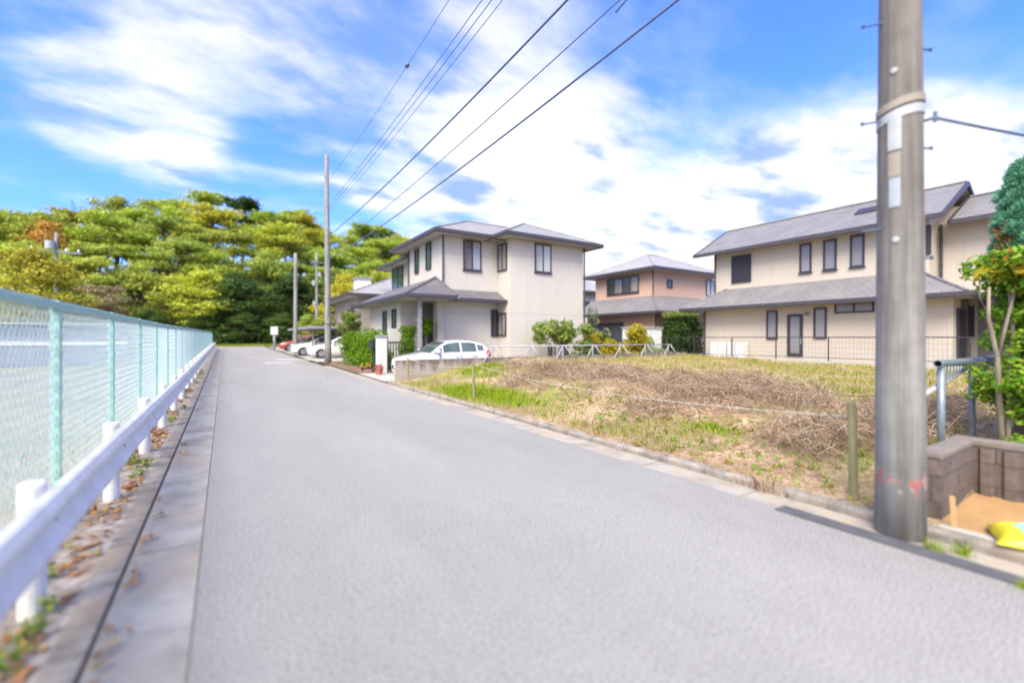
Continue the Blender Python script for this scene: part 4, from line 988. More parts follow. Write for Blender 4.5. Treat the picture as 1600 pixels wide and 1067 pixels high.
# ---- low block wall by the white car with white pipe bracing on it
lw = thing('parking_wall', (8, 14.55, 0), 'low pale block wall streaked with dark stains between the lot and the white hatchback', 'wall')
def wallstain():
    m, t, b = newmat('streaked_block')
    uv = t.nodes.new('ShaderNodeUVMap'); br = t.nodes.new('ShaderNodeTexBrick'); t.links.new(uv.outputs[0], br.inputs['Vector'])
    br.inputs['Scale'].default_value = 1; br.inputs['Brick Width'].default_value = .4; br.inputs['Row Height'].default_value = .2; br.inputs['Mortar Size'].default_value = .006
    br.inputs['Color1'].default_value = (.36, .32, .28, 1); br.inputs['Color2'].default_value = (.33, .30, .26, 1); br.inputs['Mortar'].default_value = (.24, .21, .18, 1)
    co = t.nodes.new('ShaderNodeTexCoord'); sp = t.nodes.new('ShaderNodeSeparateXYZ'); t.links.new(co.outputs['Object'], sp.inputs[0])
    n = tnoise(t, 5, 4, .6, (1, 1, .12)); mr = t.nodes.new('ShaderNodeMapRange'); t.links.new(sp.outputs[2], mr.inputs[0]); mr.inputs[1].default_value = .25; mr.inputs[2].default_value = .7; mr.inputs[3].default_value = 0; mr.inputs[4].default_value = .35
    ad = t.nodes.new('ShaderNodeMath'); t.links.new(n.outputs[0], ad.inputs[0]); t.links.new(mr.outputs[0], ad.inputs[1])
    r = ramp_node(t, [(.62, (0, 0, 0)), (.85, (1, 1, 1))]); t.links.new(ad.outputs[0], r.inputs[0])
    t.links.new(tmix(t, r.outputs[0], br.outputs[0], (.15, .125, .11)), b.inputs['Base Color']); b.inputs['Roughness'].default_value = .9
    return m
M['streak'] = wallstain()
MB().box(4.76, 20.0, 14.50, 14.62, -.1, .74).build('blockwork', M['streak'], lw)
pf = thing('pipe_bracing', (13, 14.56, .7), 'white pipe fence with slanting braces on the low wall in front of the cream house', 'fence')
zt_ = 1.16
mb = MB(); mb.tube([(8.4, 14.56, zt_), (18.6, 14.56, zt_ - .02)], .03, 10); mb.build('top_rail', M['white_pipe'], pf, smooth=True)
for i, x in enumerate(np.arange(8.5, 18.7, 1.68)):
    MB().tube([(x, 14.56, .4), (x, 14.56, zt_ + .02)], .028, 10).build('post', M['white_pipe'], pf, smooth=True)
    s = .62
    MB().tube([(x + .05, 14.47, zt_), (x + s, 14.40, .42)], .024, 8).build('brace', M['white_pipe'], pf, smooth=True)
    MB().tube([(x - .05, 14.47, zt_), (x - s, 14.40, .42)], .024, 8).build('brace', M['white_pipe'], pf, smooth=True)
for x, lb in ((12.0, 'leftmost'), (12.9, 'middle'), (14.8, 'rightmost')):
    mb = MB(); mb.tube([(x, 15.6, .1), (x, 15.6, 1.05), (x, 15.6, 1.10)], [.11, .11, .09], 12); mb.tube([(x, 15.6, 1.10), (x, 15.6, 1.22)], [.05, .08], 10)
    mb.build('black_post', M['black'], loc=(x, 15.6, .1), label='%s of the three stubby black posts behind the white pipe fence' % lb, cat='post', group='black posts in the garden', smooth=False)
# gate pillar, mailbox, planter by the entrance of the cream house
p = onG(597, 590, 0)
gp = thing('gate_pillar', (5.30, 17.95, 0), 'pale grey gate pillar at the entrance between hedge and white hatchback', 'pillar')
MB().box(5.12, 5.48, 17.77, 18.13, 0, 1.50).build('shaft', M['wall_pale'], gp, bevel=.012); MB().box(5.08, 5.52, 17.73, 18.17, 1.503, 1.58).build('cap', M['tile_grey'], gp, bevel=.01)
mbx = MB().box(5.10, 5.46, 18.7, 19.1, 1.0, 1.42).build('mailbox', M['black'], loc=(5.3, 18.9, .0), label='black mailbox on a post behind the gate pillar', cat='mailbox', bevel=.03)
MB().box(5.24, 5.32, 18.86, 18.94, 0, 1.0).build('post', M['dark_metal'], mbx)
fw_ = MB().box(6.3, 7.05, 20.2, 20.32, .05, 1.9).build('fence_panel', M['wall_pale'], loc=(6.7, 20.2, 0), label='white screen panel by the left end of the cream house', cat='screen', bevel=.01)
gt = thing('garden_gate', (6.0, 18.7, 0), 'black garden gate of thin upright bars beside the gate pillar', 'gate')
MB().box(5.60, 6.60, 18.55, 18.60, .15, .22).box(5.60, 6.60, 18.55, 18.60, 1.25, 1.32).build('gate_frame', M['black'], gt)
mb = MB()
for k in range(9): mb.box(5.62 + k * .118, 5.65 + k * .118, 18.56, 18.59, .222, 1.248)
mb.build('bars', M['black'], gt)
mb = MB(); mb.sweep([(-.06, 0), (.06, 0), (.06, .16), (-.06, .16)], [(4.75, 26.2, .02), (4.75, 22, .02), (4.72, 19.2, .02), (5.1, 18.5, .02)]); mb.build('garden_edging', M['brick'], loc=(4.75, 22, 0), label='low reddish brick edging at the foot of the trimmed hedge', cat='edging')
def pot(x, y, r, h, label, mat='terracotta', fl='flower_red', seed=1, grp='flower pots'):
    t = thing('flower_pot', (x, y, .03), label, 'flower pot', grp)
    mb = MB(); mb.tube([(x, y, .03), (x, y, .03 + h), (x, y, .03 + h), (x, y, .03 + h - .02)], [r * .75, r, r * .85, r * .85], 16); mb.build('pot', M[mat], t)
    flat_mesh('flowers', leaves([(x, y, h + .12, r * 1.2, r * 1.2, .13)], 180, .05, seed), 4, M[fl], t)
pot(5.05, 17.45, .15, .20, 'terracotta pot with red flowers at the foot of the gate pillar', seed=3)
pot(4.95, 19.0, .20, .20, 'dark pot overflowing with orange flowers beside the hedge', 'black', 'flower_or', 4)
pot(10.9, 15.3, .2, .45, 'red flowers in a pot behind the low block wall', 'unit', 'flower_red', 5)
# carport at the far parking
cpt = thing('carport', (7.5, 38, .15), 'flat grey carport roof on slim posts over the parked cars', 'carport')
MB().box(4.9, 11.0, 33.5, 46.0, 2.10, 2.28).build('roof', M['tile_grey'], cpt, bevel=.03)
for x, y in ((5.3, 34.5), (5.3, 40.5), (5.3, 45.5), (10.6, 34.5), (10.6, 40.5), (10.6, 45.5)): MB().box(x - .05, x + .05, y - .05, y + .05, .1, 2.099).build('post', M['galv'], cpt)
sg = thing('sign_post', (4.2, 50.5, .24), 'white sign on a grey post at the far end of the road', 'sign')
MB().box(4.08, 4.32, 50.38, 50.62, .2, 1.1).build('base', M['galv_dark'], sg, bevel=.02); mb = MB(); mb.tube([(4.2, 50.5, 1.1), (4.2, 50.5, 1.9)], .10, 10); mb.build('post', M['plate'], sg)
MB().box(3.88, 4.52, 50.42, 50.58, 1.75, 2.55).build('board', M['white_box'], sg, bevel=.03)

# ------------------------------------------------------------------ cars (nose towards -X, origin on the ground)
def car(loc, rot, paint, label, L=3.95, Wd=1.69, H=1.50, group='parked cars'):
    t = thing('parked_car', (0, 0, 0), label, 'car', group)
    hw = Wd / 2
    # side outline: x from nose to tail; z of belt line, roof line, floor
    xs = np.array([0, .04, .12, .3, .6, .95, 1.2, 1.55, 2.0, 2.5, 3.0, 3.4, 3.7, 3.86, 3.93, 3.95]) * (L / 3.95) - L / 2
    belt = [.50, .66, .74, .80, .87, .93, .96, .985, 1.0, 1.01, 1.025, 1.04, 1.05, 1.02, .90, .62]
    wid = [.60, .74, .83, .91, .97, 1, 1, 1, 1, 1, 1, .99, .97, .93, .88, .80]
    flo = [.30, .24, .20, .18, .17, .17, .17, .17, .17, .17, .17, .17, .19, .22, .27, .34]
    mb = MB(); vs = []; fs = []; prof = [(0, 0), (.80, 0), (.95, .10), (1.0, .38), (1.0, .62), (.965, .84), (.90, .97), (.78, 1.0), (.40, 1.02), (0, 1.03)]
    ring = [(u, v) for u, v in prof] + [(-u, v) for u, v in prof[-2:0:-1]]; k = len(ring)
    for x, b, w, f in zip(xs, belt, wid, flo):
        for u, v in ring: vs.append((x, u * hw * w, f + (b - f) * v))
    for i in range(len(xs) - 1):
        for j in range(k): fs.append((i * k + j, i * k + (j + 1) % k, (i + 1) * k + (j + 1) % k, (i + 1) * k + j))
    fs += [tuple(reversed(range(k))), tuple(range((len(xs) - 1) * k, len(xs) * k))]
    body = mb.add(vs, fs).build('body', paint, t, smooth=True)
    # greenhouse
    s = L / 3.95
    def roofz(x):   # x measured from nose
        P = [(1.05, .94), (1.35, 1.14), (1.70, 1.36), (2.0, 1.46), (2.4, 1.50), (2.9, 1.485), (3.3, 1.43), (3.58, 1.36), (3.74, 1.20), (3.86, 1.0)]
        for (a, za), (b, zb) in zip(P, P[1:]):
            if x <= b: return za + (zb - za) * (x - a) / (b - a)
        return P[-1][1]
    gx_ = [1.05, 1.2, 1.35, 1.52, 1.70, 1.85, 2.0, 2.2, 2.4, 2.65, 2.9, 3.1, 3.3, 3.45, 3.58, 3.66, 3.74, 3.80, 3.86]
    def gpt(x, v, side, out=0.0):   # v 0 at belt, 1 at roof edge
        zr = roofz(x) * H / 1.5; zb = min(.93, zr - .01); w = hw * (.955 - .215 * v * min(1, (zr - zb) / .45)) ; return ((x * s - L / 2), side * (w + out), zb + (zr - zb) * v * .94)
    mb = MB(); vs = []; fs = []
    for x in gx_:
        c = [gpt(x, v, 1) for v in (0, .35, .7, 1.0)]; zr = roofz(x) * H / 1.5; w1 = c[-1][1]
        c += [(c[0][0], w1 * .86, zr - .004), (c[0][0], w1 * .4, zr + .012)]; full = c + [(p[0], -p[1], p[2]) for p in reversed(c)]; vs += full
    k = 12
    for i in range(len(gx_) - 1):
        for j in range(k - 1): fs.append((i * k + j, i * k + j + 1, (i + 1) * k + j + 1, (i + 1) * k + j))
    mb.add(vs, fs).build('cabin', paint, t, smooth=True)
    def sidewin(name, xa, xb, va=.10, vb=.90):
        for side in (-1, 1):
            mb = MB(); pts = []; n = 8
            bot = [(xa + (xb - xa) * i / n) for i in range(n + 1)]
            vs = []; fs = []
            for x in bot:
                for v in (va, .5, vb): vs.append(gpt(x, v, side, .008))
            for i in range(n):
                for j in range(2): q = (i * 3 + j, (i + 1) * 3 + j, (i + 1) * 3 + j + 1, i * 3 + j + 1); fs.append(q if side < 0 else tuple(reversed(q)))
            mb.add(vs, fs).build(name, M['car_glass'], t, smooth=True)
    sidewin('quarter_window', 1.30, 1.62, .12, .78); sidewin('side_window', 1.68, 2.45); sidewin('side_window', 2.53, 3.22); sidewin('quarter_window', 3.28, 3.58, .2, .82)
    def front(name, xa, xb, n=6):
        mb = MB(); vs = []; fs = []
        for i in range(n + 1):
            x = xa + (xb - xa) * i / n; zr = roofz(x) * H / 1.5; w = gpt(x, 1, 1)[1]
            nx_, nz_ = (-.55, .8) if name == 'windshield' else (.8, .5)
            for u in (-.92, -.45, 0, .45, .92): vs.append((x * s - L / 2 + nx_ * .012, u * w, zr + (.012 if abs(u) < .5 else -.004) + nz_ * .012))
        for i in range(n):
            for j in range(4): fs.append((i * 5 + j, (i + 1) * 5 + j, (i + 1) * 5 + j + 1, i * 5 + j + 1))
        mb.add(vs, fs).build(name, M['car_glass'], t, smooth=True)
    front('windshield', 1.10, 1.86); front('rear_window', 3.60, 3.80, 3)
    for xw in (.72, 3.23):
        for side in (-1, 1):
            x = xw * s - L / 2; y = side * (hw - .10)
            mb = MB(); mb.tube([(x, y - .095, .30), (x, y - .08, .30), (x, y + .08, .30), (x, y + .095, .30)], [.27, .30, .30, .27], 24); wh = mb.build('wheel', M['rubber'], t)
            mb = MB(); yo = y + side * .098; mb.tube([(x, yo - side * .02, .30), (x, yo, .30)], [.20, .19], 20); mb.build('rim', M['rim'], wh)
            mb = MB()
            for q in range(5):
                a = q * 2 * math.pi / 5; mb.tube([(x + .04 * math.cos(a), yo + side * .006, .30 + .04 * math.sin(a)), (x + .17 * math.cos(a), yo + side * .002, .30 + .17 * math.sin(a))], .022, 6)
            mb.build('spokes', M['galv'], wh)
            # dark wheel arch
            mb = MB(); pts = []
            for q in range(13):
                a = math.pi * q / 12; pts.append((x + .345 * math.cos(a), side * (hw * (.965 if xw < 1 else .985) - .002), .27 + .35 * math.sin(a)))
            mb.tube(pts, .035, 6); mb.build('wheel_arch', M['black'], t)
    for side in (-1, 1):
        mb = MB(); mb.add([(-L / 2 + .03, side * hw * .62, .60), (-L / 2 + .07, side * hw * .80, .60), (-L / 2 + .36, side * hw * .965, .70), (-L / 2 + .42, side * hw * .95, .80), (-L / 2 + .10, side * hw * .80, .735), (-L / 2 + .03, side * hw * .62, .69)], [(0, 1, 4, 5), (1, 2, 3, 4)] if side < 0 else [(5, 4, 1, 0), (4, 3, 2, 1)])
        for i, v in enumerate(mb.v): mb.v[i] = (v[0] - .012, v[1] + side * .02, v[2])
        mb.build('headlight', M['lamp'], t)
        mb = MB(); mb.box(L / 2 - .22, L / 2 - .02, min(side * hw * .78, side * hw * .955), max(side * hw * .78, side * hw * .955), .78, 1.03); mb.build('taillight', M['tail'], t, bevel=.02)
        mb = MB(); mb.tube([(1.42 * s - L / 2, side * hw * .93, .98), (1.40 * s - L / 2, side * (hw + .06), 1.0), (1.40 * s - L / 2, side * (hw + .17), 1.0)], [.05, .08, .06], 10); mb.build('mirror', paint, t, smooth=True)
        mb = MB()
        for xd in (1.52, 2.48, 3.2): mb.box(xd * s - L / 2 - .006, xd * s - L / 2 + .006, min(side * hw * .985, side * hw * 1.004), max(side * hw * .985, side * hw * 1.004), .34, .90)
        mb.build('door_gap', M['black'], t)
        mb = MB()
        for xd in (2.2, 2.95): mb.box(xd * s - L / 2, xd * s - L / 2 + .18, min(side * hw * .99, side * hw * 1.02), max(side * hw * .99, side * hw * 1.02), .80, .83)
        mb.build('door_handle', paint, t)
    mb = MB(); mb.box(-L / 2 - .012, -L / 2 + .06, -hw * .52, hw * .52, .36, .50); mb.build('grille', M['black'], t, bevel=.015)
    mb = MB(); mb.box(-L / 2 - .03, -L / 2 - .012, -.165, .165, .40, .49); mb.build('number_plate', M['white_box'], t)
    t.location = loc; t.rotation_euler = (0, 0, rot)
    return t
car((7.12, 16.2, -.03), R_(1), M['car_white'], 'white hatchback parked behind the low block wall, nose towards the road', L=3.62, H=1.42)
car((6.75, 32.4, .12), R_(-2), M['car_white'], 'nearest white car parked by the far carport, just left of the trimmed hedge', L=4.2, H=1.5)
car((6.2, 36.6, .15), R_(0), M['car_white'], 'second white car, parked behind the nearest one at the carport', L=4.2, H=1.46)
car((6.7, 42.8, .19), R_(0), M['car_grey'], 'dark grey car parked between the red car and the white cars', L=4.0)
car((6.4, 47.6, .21), R_(2), M['car_red'], 'red car parked at the far end of the carport', L=4.1)

# ------------------------------------------------------------------ trees on the hill
PROTO = {}
def tree_proto(seed, kind, n):
    """crown (leaf clumps with gaps) and trunk with limbs for a 1-scale tree about 9 m tall"""
    rg = random.Random(seed); blobs = []; pads = []
    if kind == 'layered':      # open, tiered crown on a visible trunk
        tiers = rg.choice((3, 4)); z0 = 4.6
        for k in range(tiers):
            z = z0 + (8.5 - z0) * k / (tiers - 1); w = (3.3, 3.5, 2.5, 1.5)[k + (4 - tiers if k else 0)]; a0 = rg.uniform(0, 6.28)
            for q in range(rg.choice((4, 5, 6))):
                a = a0 + q * 1.15 + rg.uniform(-.3, .3); r = w * rg.uniform(.35, 1.0); c = (r * math.cos(a), r * math.sin(a), z + rg.uniform(-.45, .45)); pads.append(c)
                for _ in range(5): s = rg.uniform(.45, .95); blobs.append((c[0] + rg.uniform(-.8, .8), c[1] + rg.uniform(-.8, .8), c[2] + rg.uniform(-.25, .3), s * 1.15, s * 1.15, s * .45))
    else:
        nb = 40; W_ = 2.8
        for i in range(nb):
            f = (i + .5) / nb; a = i * 2.4 + rg.uniform(-.5, .5); cz = 2.2 + f * 6.1
            env = W_ * math.sin(math.pi * min(1, .22 + .80 * f)) ** .7; rr = env * rg.uniform(.35, 1.05); s = rg.uniform(.45, 1.1)
            blobs.append((rr * math.cos(a), rr * math.sin(a), cz + rg.uniform(-.5, .5), s * 1.15, s * 1.15, s * rg.uniform(.5, .75)))
            if i % 2: pads.append(blobs[-1][:3])
        blobs.append((rg.uniform(-.5, .5), rg.uniform(-.5, .5), 8.3, .9, .9, .6)); blobs.append((rg.uniform(-1, 1), rg.uniform(-1, 1), 6.8, 1.7, 1.7, 1.2))
    q = leaves(blobs, n, .20, seed, .3, .4)
    q = np.concatenate([q, leaves([(b[0] * 1.04, b[1] * 1.04, b[2], b[3] * 1.6, b[4] * 1.6, b[5] * 1.5) for b in blobs], n // 6, .18, seed + 50, .1, .3)])
    mb = MB(); lean = (rg.uniform(-.6, .6), rg.uniform(-.6, .6))
    tp = [(lean[0] * k / 6 + rg.uniform(-.08, .08), lean[1] * k / 6, -.8 + 8.2 * k / 6) for k in range(7)]
    mb.tube(tp, [.22, .19, .17, .14, .11, .075, .03], 8)
    for b in pads:
        z = max(1.6, b[2] - rg.uniform(.8, 2.0)); f = (z + .8) / 8.2; s = Vector((lean[0] * f, lean[1] * f, z)); e = Vector(b)
        mb.tube([s, s.lerp(e, .5) + Vector((0, 0, -.15)), e], [.08, .05, .02], 5)
    return q, mb
def make_proto(key, seed, kind, n):
    q, mb = tree_proto(seed, kind, n)
    t = thing('tree', (0, 0, 0), 'tree', 'tree'); c = flat_mesh('crown', q, 4, M['leaf_tree'], t); tr = mb.build('trunk', M['bark'], t, uv=False)
    PROTO[key] = t; return t
for s in range(8): make_proto(s, 20 + s, 'layered' if s < 5 else 'full', 7500)
TONES = {'yellow-green': [(.43, .53, .08), (.37, .48, .08), (.51, .56, .075)], 'olive-green': [(.33, .41, .08), (.40, .46, .08)], 'dark green': [(.07, .13, .032), (.10, .17, .04)],
         'golden yellow': [(.50, .49, .06), (.47, .44, .055)], 'orange-brown': [(.50, .29, .07), (.46, .28, .07)], 'pale tan': [(.33, .27, .15), (.30, .25, .12)]}
used = [False] * 8
ORD = ['leftmost', 'second from the left', 'third from the left', 'fourth from the left', 'fifth from the left', 'sixth from the left', 'seventh from the left', 'eighth from the left', 'ninth from the left', 'tenth from the left', 'eleventh from the left', 'twelfth from the left', 'thirteenth from the left', 'fourteenth from the left', 'fifteenth from the left', 'sixteenth from the left', 'seventeenth from the left', 'eighteenth from the left', 'nineteenth from the left', 'twentieth from the left']
rg = random.Random(11)
def plant(x, y, h, tone, label, spread=1.0, group='trees on the wooded hill', z=None, v=None, shade=1.0):
    v = rg.randrange(8) if v is None else v
    t = PROTO[v] if not used[v] else copy_tree(PROTO[v]); used[v] = True
    s = h / 9.0; t.location = (x, y, hill_z(x, y) - .1 if z is None else z); t.rotation_euler = (0, 0, rg.uniform(0, 6.28)); t.scale = (s * spread, s * spread, s)
    tag(t, label, 'tree', group)
    for ch in t.children:
        if ch.name.startswith('crown'): c = TONES[tone][rg.randrange(len(TONES[tone]))]; k = shade * rg.uniform(.88, 1.12); ch.color = (c[0] * k, c[1] * k, c[2] * k, 1)
    return t
def row(y, x0, x1, n, hs, tones, where, spread=1.15, jy=2.5, shade=1.0, kinds=(0, 1, 2, 3, 4, 5, 6, 7)):
    cnt = {}; xs = [x0 + (x1 - x0) * (i + .5) / n + rg.uniform(-.3, .3) * (x1 - x0) / n for i in range(n)]
    tn = [rg.choice(tones) if not callable(tones) else tones(x) for x in xs]
    for x, t in zip(xs, tn):
        k = cnt.get(t, 0); cnt[t] = k + 1
        tot = tn.count(t)
        lab = ('%s tree %s, the only one of that colour there' % (t, where)) if tot == 1 else '%s tree %s, %s of that colour' % (t, where, ORD[k])
        plant(x, y + rg.uniform(-jy, jy), rg.uniform(*hs), t, lab, rg.uniform(.95, 1.3) * spread, shade=shade, v=rg.choice(kinds))
LAY = (0, 1, 2, 3, 4)
row(110, -54, 64, 20, (11.5, 15.5), ['olive-green', 'yellow-green', 'olive-green', 'yellow-green', 'dark green'], 'on the hill skyline', 1.0, kinds=LAY + (5,))
row(100, -48, 60, 17, (11, 15), ['yellow-green', 'yellow-green', 'olive-green', 'yellow-green', 'golden yellow'], 'just below the hill skyline', 1.05, kinds=LAY)
row(91, -44, 56, 16, (10.5, 13.5), ['olive-green', 'yellow-green', 'yellow-green', 'olive-green'], 'high on the hillside', 1.1, kinds=LAY)
row(82, -40, 50, 15, (9.5, 12.5), ['yellow-green', 'olive-green', 'olive-green', 'yellow-green'], 'halfway up the hillside', 1.15)
row(75, -34, 40, 13, (8, 11), ['yellow-green', 'olive-green', 'dark green', 'olive-green'], 'low on the hillside', 1.2)
row(70.5, -30, 34, 15, (4.2, 5.8), ['dark green'], 'along the foot of the hill', 1.5, 1.0, kinds=(5, 6, 7))
plant(-20.5, 86, 13.5, 'orange-brown', 'orange-brown tree high on the hillside left of the road end, the only rusty crown', .85, v=6)
# hand-placed trees with a character of their own
plant(-10.5, 42.5, 7.4, 'golden yellow', 'round golden-orange tree rising just above the mesh fence at far left', 1.15, 'field trees', z=.1)
plant(-8.8, 50.5, 5.6, 'pale tan', 'pale tan half-bare tree just above the mesh fence', 1.1, 'field trees', z=.1)
plant(-14.5, 52, 6.5, 'yellow-green', 'yellow-green tree behind the mesh fence, right of the golden-orange one', 1.2, 'field trees', z=.1)
plant(7.2, 49.0, 3.6, 'yellow-green', 'small yellow-green tree above the far end of the carport roof', 1.3, 'garden trees', z=.25)
plant(12.5, 56, 9.0, 'golden yellow', 'golden tree rising behind the grey-roofed neighbour house', 1.2, 'garden trees', z=.3)
plant(18.5, 60, 9.5, 'yellow-green', 'yellow-green tree rising behind the left eaves of the cream house', 1.25, 'garden trees', z=.3)
for v in range(8):
    if not used[v]: plant(20 + 4 * v, 80, 9, 'olive-green', 'olive tree low behind the cream house', 1.2)
# bare tree on the skyline and one in the neighbour's garden
def bare(x, y, z, h, seed, label, depth=5):
    rg2 = random.Random(seed); mb = MB()
    def br(p, d, l, r, k):
        e = p + d * l; mb.tube([p, p.lerp(e, .5) + Vector((rg2.uniform(-.04, .04), rg2.uniform(-.04, .04), 0)) * l, e], [r, r * .8, r * .62], 5 if k > 2 else 3)
        if k == 0: return
        for _ in range(rg2.choice((2, 3, 3))):
            nd = (d + Vector((rg2.uniform(-.75, .75), rg2.uniform(-.75, .75), rg2.uniform(-.15, .5)))).normalized(); br(e, nd, l * rg2.uniform(.62, .82), r * .58, k - 1)
    br(Vector((x, y, z - .2)), Vector((0, 0, 1)), h * .3, h * .018, depth)
    return mb.build('bare_tree', M['bark'], loc=(x, y, z), uv=False, label=label, cat='tree')
bare(-18, 108, hill_z(-18, 108), 14, 2, 'leafless tree with fine grey twigs on the hill skyline at left')
bare(6.6, 29.5, .12, 4.2, 5, 'leafless garden tree between the tall bare pole and the cream house')
# undergrowth that fills the foot of the hill: nobody could count it
bl = []
for i in range(260):
    x = rg.uniform(-45, 50); y = rg.uniform(67.8, 80); s = rg.uniform(.8, 1.7); bl.append((x, y, hill_z(x, y) + s * .45, s * 1.3, s, s * .9))
flat_mesh('undergrowth', leaves(bl, 26000, .30, 77, .6, .3), 4, M['leaf_dark'], kind='stuff', label='dark evergreen undergrowth covering the foot of the hill', cat='undergrowth')
q = np.random.default_rng(3); n = 16000
c = np.stack([q.uniform(-45, 22, n), q.uniform(66.2, 68.6, n), np.full(n, .28)], 1); a = q.uniform(0, 6.28, n); h = q.uniform(.15, .5, n)
dx = np.stack([np.cos(a), np.sin(a), 0 * a], 1) * .035; tip = c + np.stack([q.normal(0, .1, n), q.normal(0, .1, n), h], 1)
flat_mesh('verge_grass', np.stack([c - dx, c + dx, tip], 1), 3, M['grass'], kind='stuff', label='yellow-green grass verge in front of the wood', cat='grass')

# ------------------------------------------------------------------ garden plants
def shrub(name, base, blobs, n, size, mat, label, cat='shrub', seed=1, stems=True, group=None, hollow=.5):
    t = thing(name, base, label, cat, group)
    flat_mesh('foliage', leaves(blobs, n, size, seed, hollow, .3), 4, M[mat], t)
    if stems:
        mb = MB(); b = Vector(base)
        for i, k in enumerate(blobs[:9]):
            e = Vector(k[:3]); mb.tube([b, b.lerp(e, .5) + Vector((.03, .02, .05)), e], [.03, .022, .008], 6)
        mb.build('stem', M['bark'], t, uv=False)
    return t
r2 = random.Random(5)
# trimmed hedge: box-like clumps, bumpy
bl = []
for i in range(46):
    y = r2.uniform(19.6, 25.6); x = r2.uniform(5.35, 6.1); z = r2.uniform(.3, 1.55); s = r2.uniform(.36, .52); bl.append((x, y, z, s, s * 1.1, s * .85))
hd = thing('hedge', (5.7, 22.6, .03), 'dense bright green trimmed hedge between the tall bare pole and the gate pillar', 'hedge')
flat_mesh('foliage', leaves(bl, 15000, .085, 6, .7), 4, M['leaf_hedge'], hd)
mb = MB()
for k in range(12):
    y = 19.8 + .5 * k; mb.tube([(5.7, y, -.1), (5.72, y + .05, .6), (5.68, y, 1.3)], [.04, .03, .02], 6)
mb.build('stem', M['bark'], hd, uv=False)
def around(c, sp, n, r, flat=.8): return [(c[0] + r2.uniform(-1, 1) * sp[0], c[1] + r2.uniform(-1, 1) * sp[1], c[2] + r2.uniform(-1, 1) * sp[2], r * r2.uniform(.7, 1.2), r * r2.uniform(.7, 1.2), r * flat * r2.uniform(.7, 1.2)) for _ in range(n)]
shrub('column_shrub', (6.9, 19.6, .05), around((6.9, 19.6, 1.15), (.16, .16, .75), 14, .30), 3600, .075, 'leaf_hedge', 'clipped column of bright green leaves standing left of the porch column', seed=8)
shrub('topiary', (7.75, 19.4, .05), around((7.75, 19.4, 2.0), (.10, .10, .16), 8, .34), 1800, .07, 'leaf_hedge', 'round green topiary ball on a stem under the porch roof', seed=9)
shrub('shrub', (13.5, 17.2, .12), around((13.6, 17.2, 1.75), (1.0, .3, .42), 13, .42, .7), 2600, .12, 'leaf_shrub', 'loose spreading yellow-green shrub against the blank side wall of the cream house', seed=10, hollow=.3)
shrub('shrub', (15.4, 17.0, .12), around((15.3, 17.0, 1.5), (.3, .2, .5), 6, .34), 900, .11, 'leaf_shrub', 'small thin shrub by the right corner of the cream house', seed=11, hollow=.3)
for (x, y, h, sp, mat, lb, sd, n) in ((17.5, 18.0, 1.3, .55, 'leaf_dark', 'dark green rounded bush just right of the cream house', 12, 2600), (17.0, 16.4, .9, .8, 'leaf_yellow', 'low golden yellow bush behind the white pipe bracing, farthest left', 13, 2800),
        (18.6, 16.6, 1.45, .55, 'leaf_yellow', 'tall golden yellow bush with orange tips left of the white shed', 14, 3200), (19.6, 17.2, 1.2, .5, 'leaf_shrub', 'yellow-green bush touching the white shed', 15, 2200), (16.3, 17.4, 1.25, .35, 'leaf_yellow', 'slender yellow bush at the right corner of the cream house', 16, 1200), (18.2, 19.0, 2.2, .7, 'leaf_pale', 'taller olive bush behind the golden bushes', 17, 1500)):
    shrub('bush', (x, y, .12), around((x, y, h * .72 + .1), (sp, sp * .6, h * .55), 12, .36, .95), n, .10, mat, lb, 'bush', sd, group='garden bushes')
shrub('bush', (18.9, 15.3, .2), around((18.8, 15.3, .62), (.75, .3, .22), 9, .33), 2000, .07, 'leaf_pale', 'silvery grey-green low bush in front of the white shed', 'bush', 18, group='garden bushes')
shrub('bush', (13.9, 15.4, .2), around((13.9, 15.4, .55), (1.2, .3, .22), 10, .3), 2200, .08, 'leaf_dark', 'dark low bush behind the white pipe bracing under the blank wall', 'bush', 19, group='garden bushes')
bl = []
for i in range(40): bl.append((r2.uniform(22.5, 25.2), r2.uniform(17.3, 18.0), r2.uniform(.4, 2.6), .42, .36, .40))
shrub('ivy_hedge', (23.8, 17.6, .1), bl, 9000, .12, 'leaf_dark', 'tall dark green ivy hedge beside the long beige house', 'hedge', 20)
flat_mesh('ivy_top', leaves([(x, 17.6, 2.85, .5, .45, .18) for x in np.arange(22.6, 25.3, .45)], 1600, .12, 31), 4, M['leaf_shrub'], bpy.data.objects['ivy_hedge'])
shrub('garden_tree', (6.3, 27.4, .1), around((6.3, 27.4, 2.35), (.55, .7, .4), 9, .42, .7), 1700, .12, 'leaf_shrub', 'small open yellow-green garden tree beyond the hedge', 'tree', 21, hollow=.3)

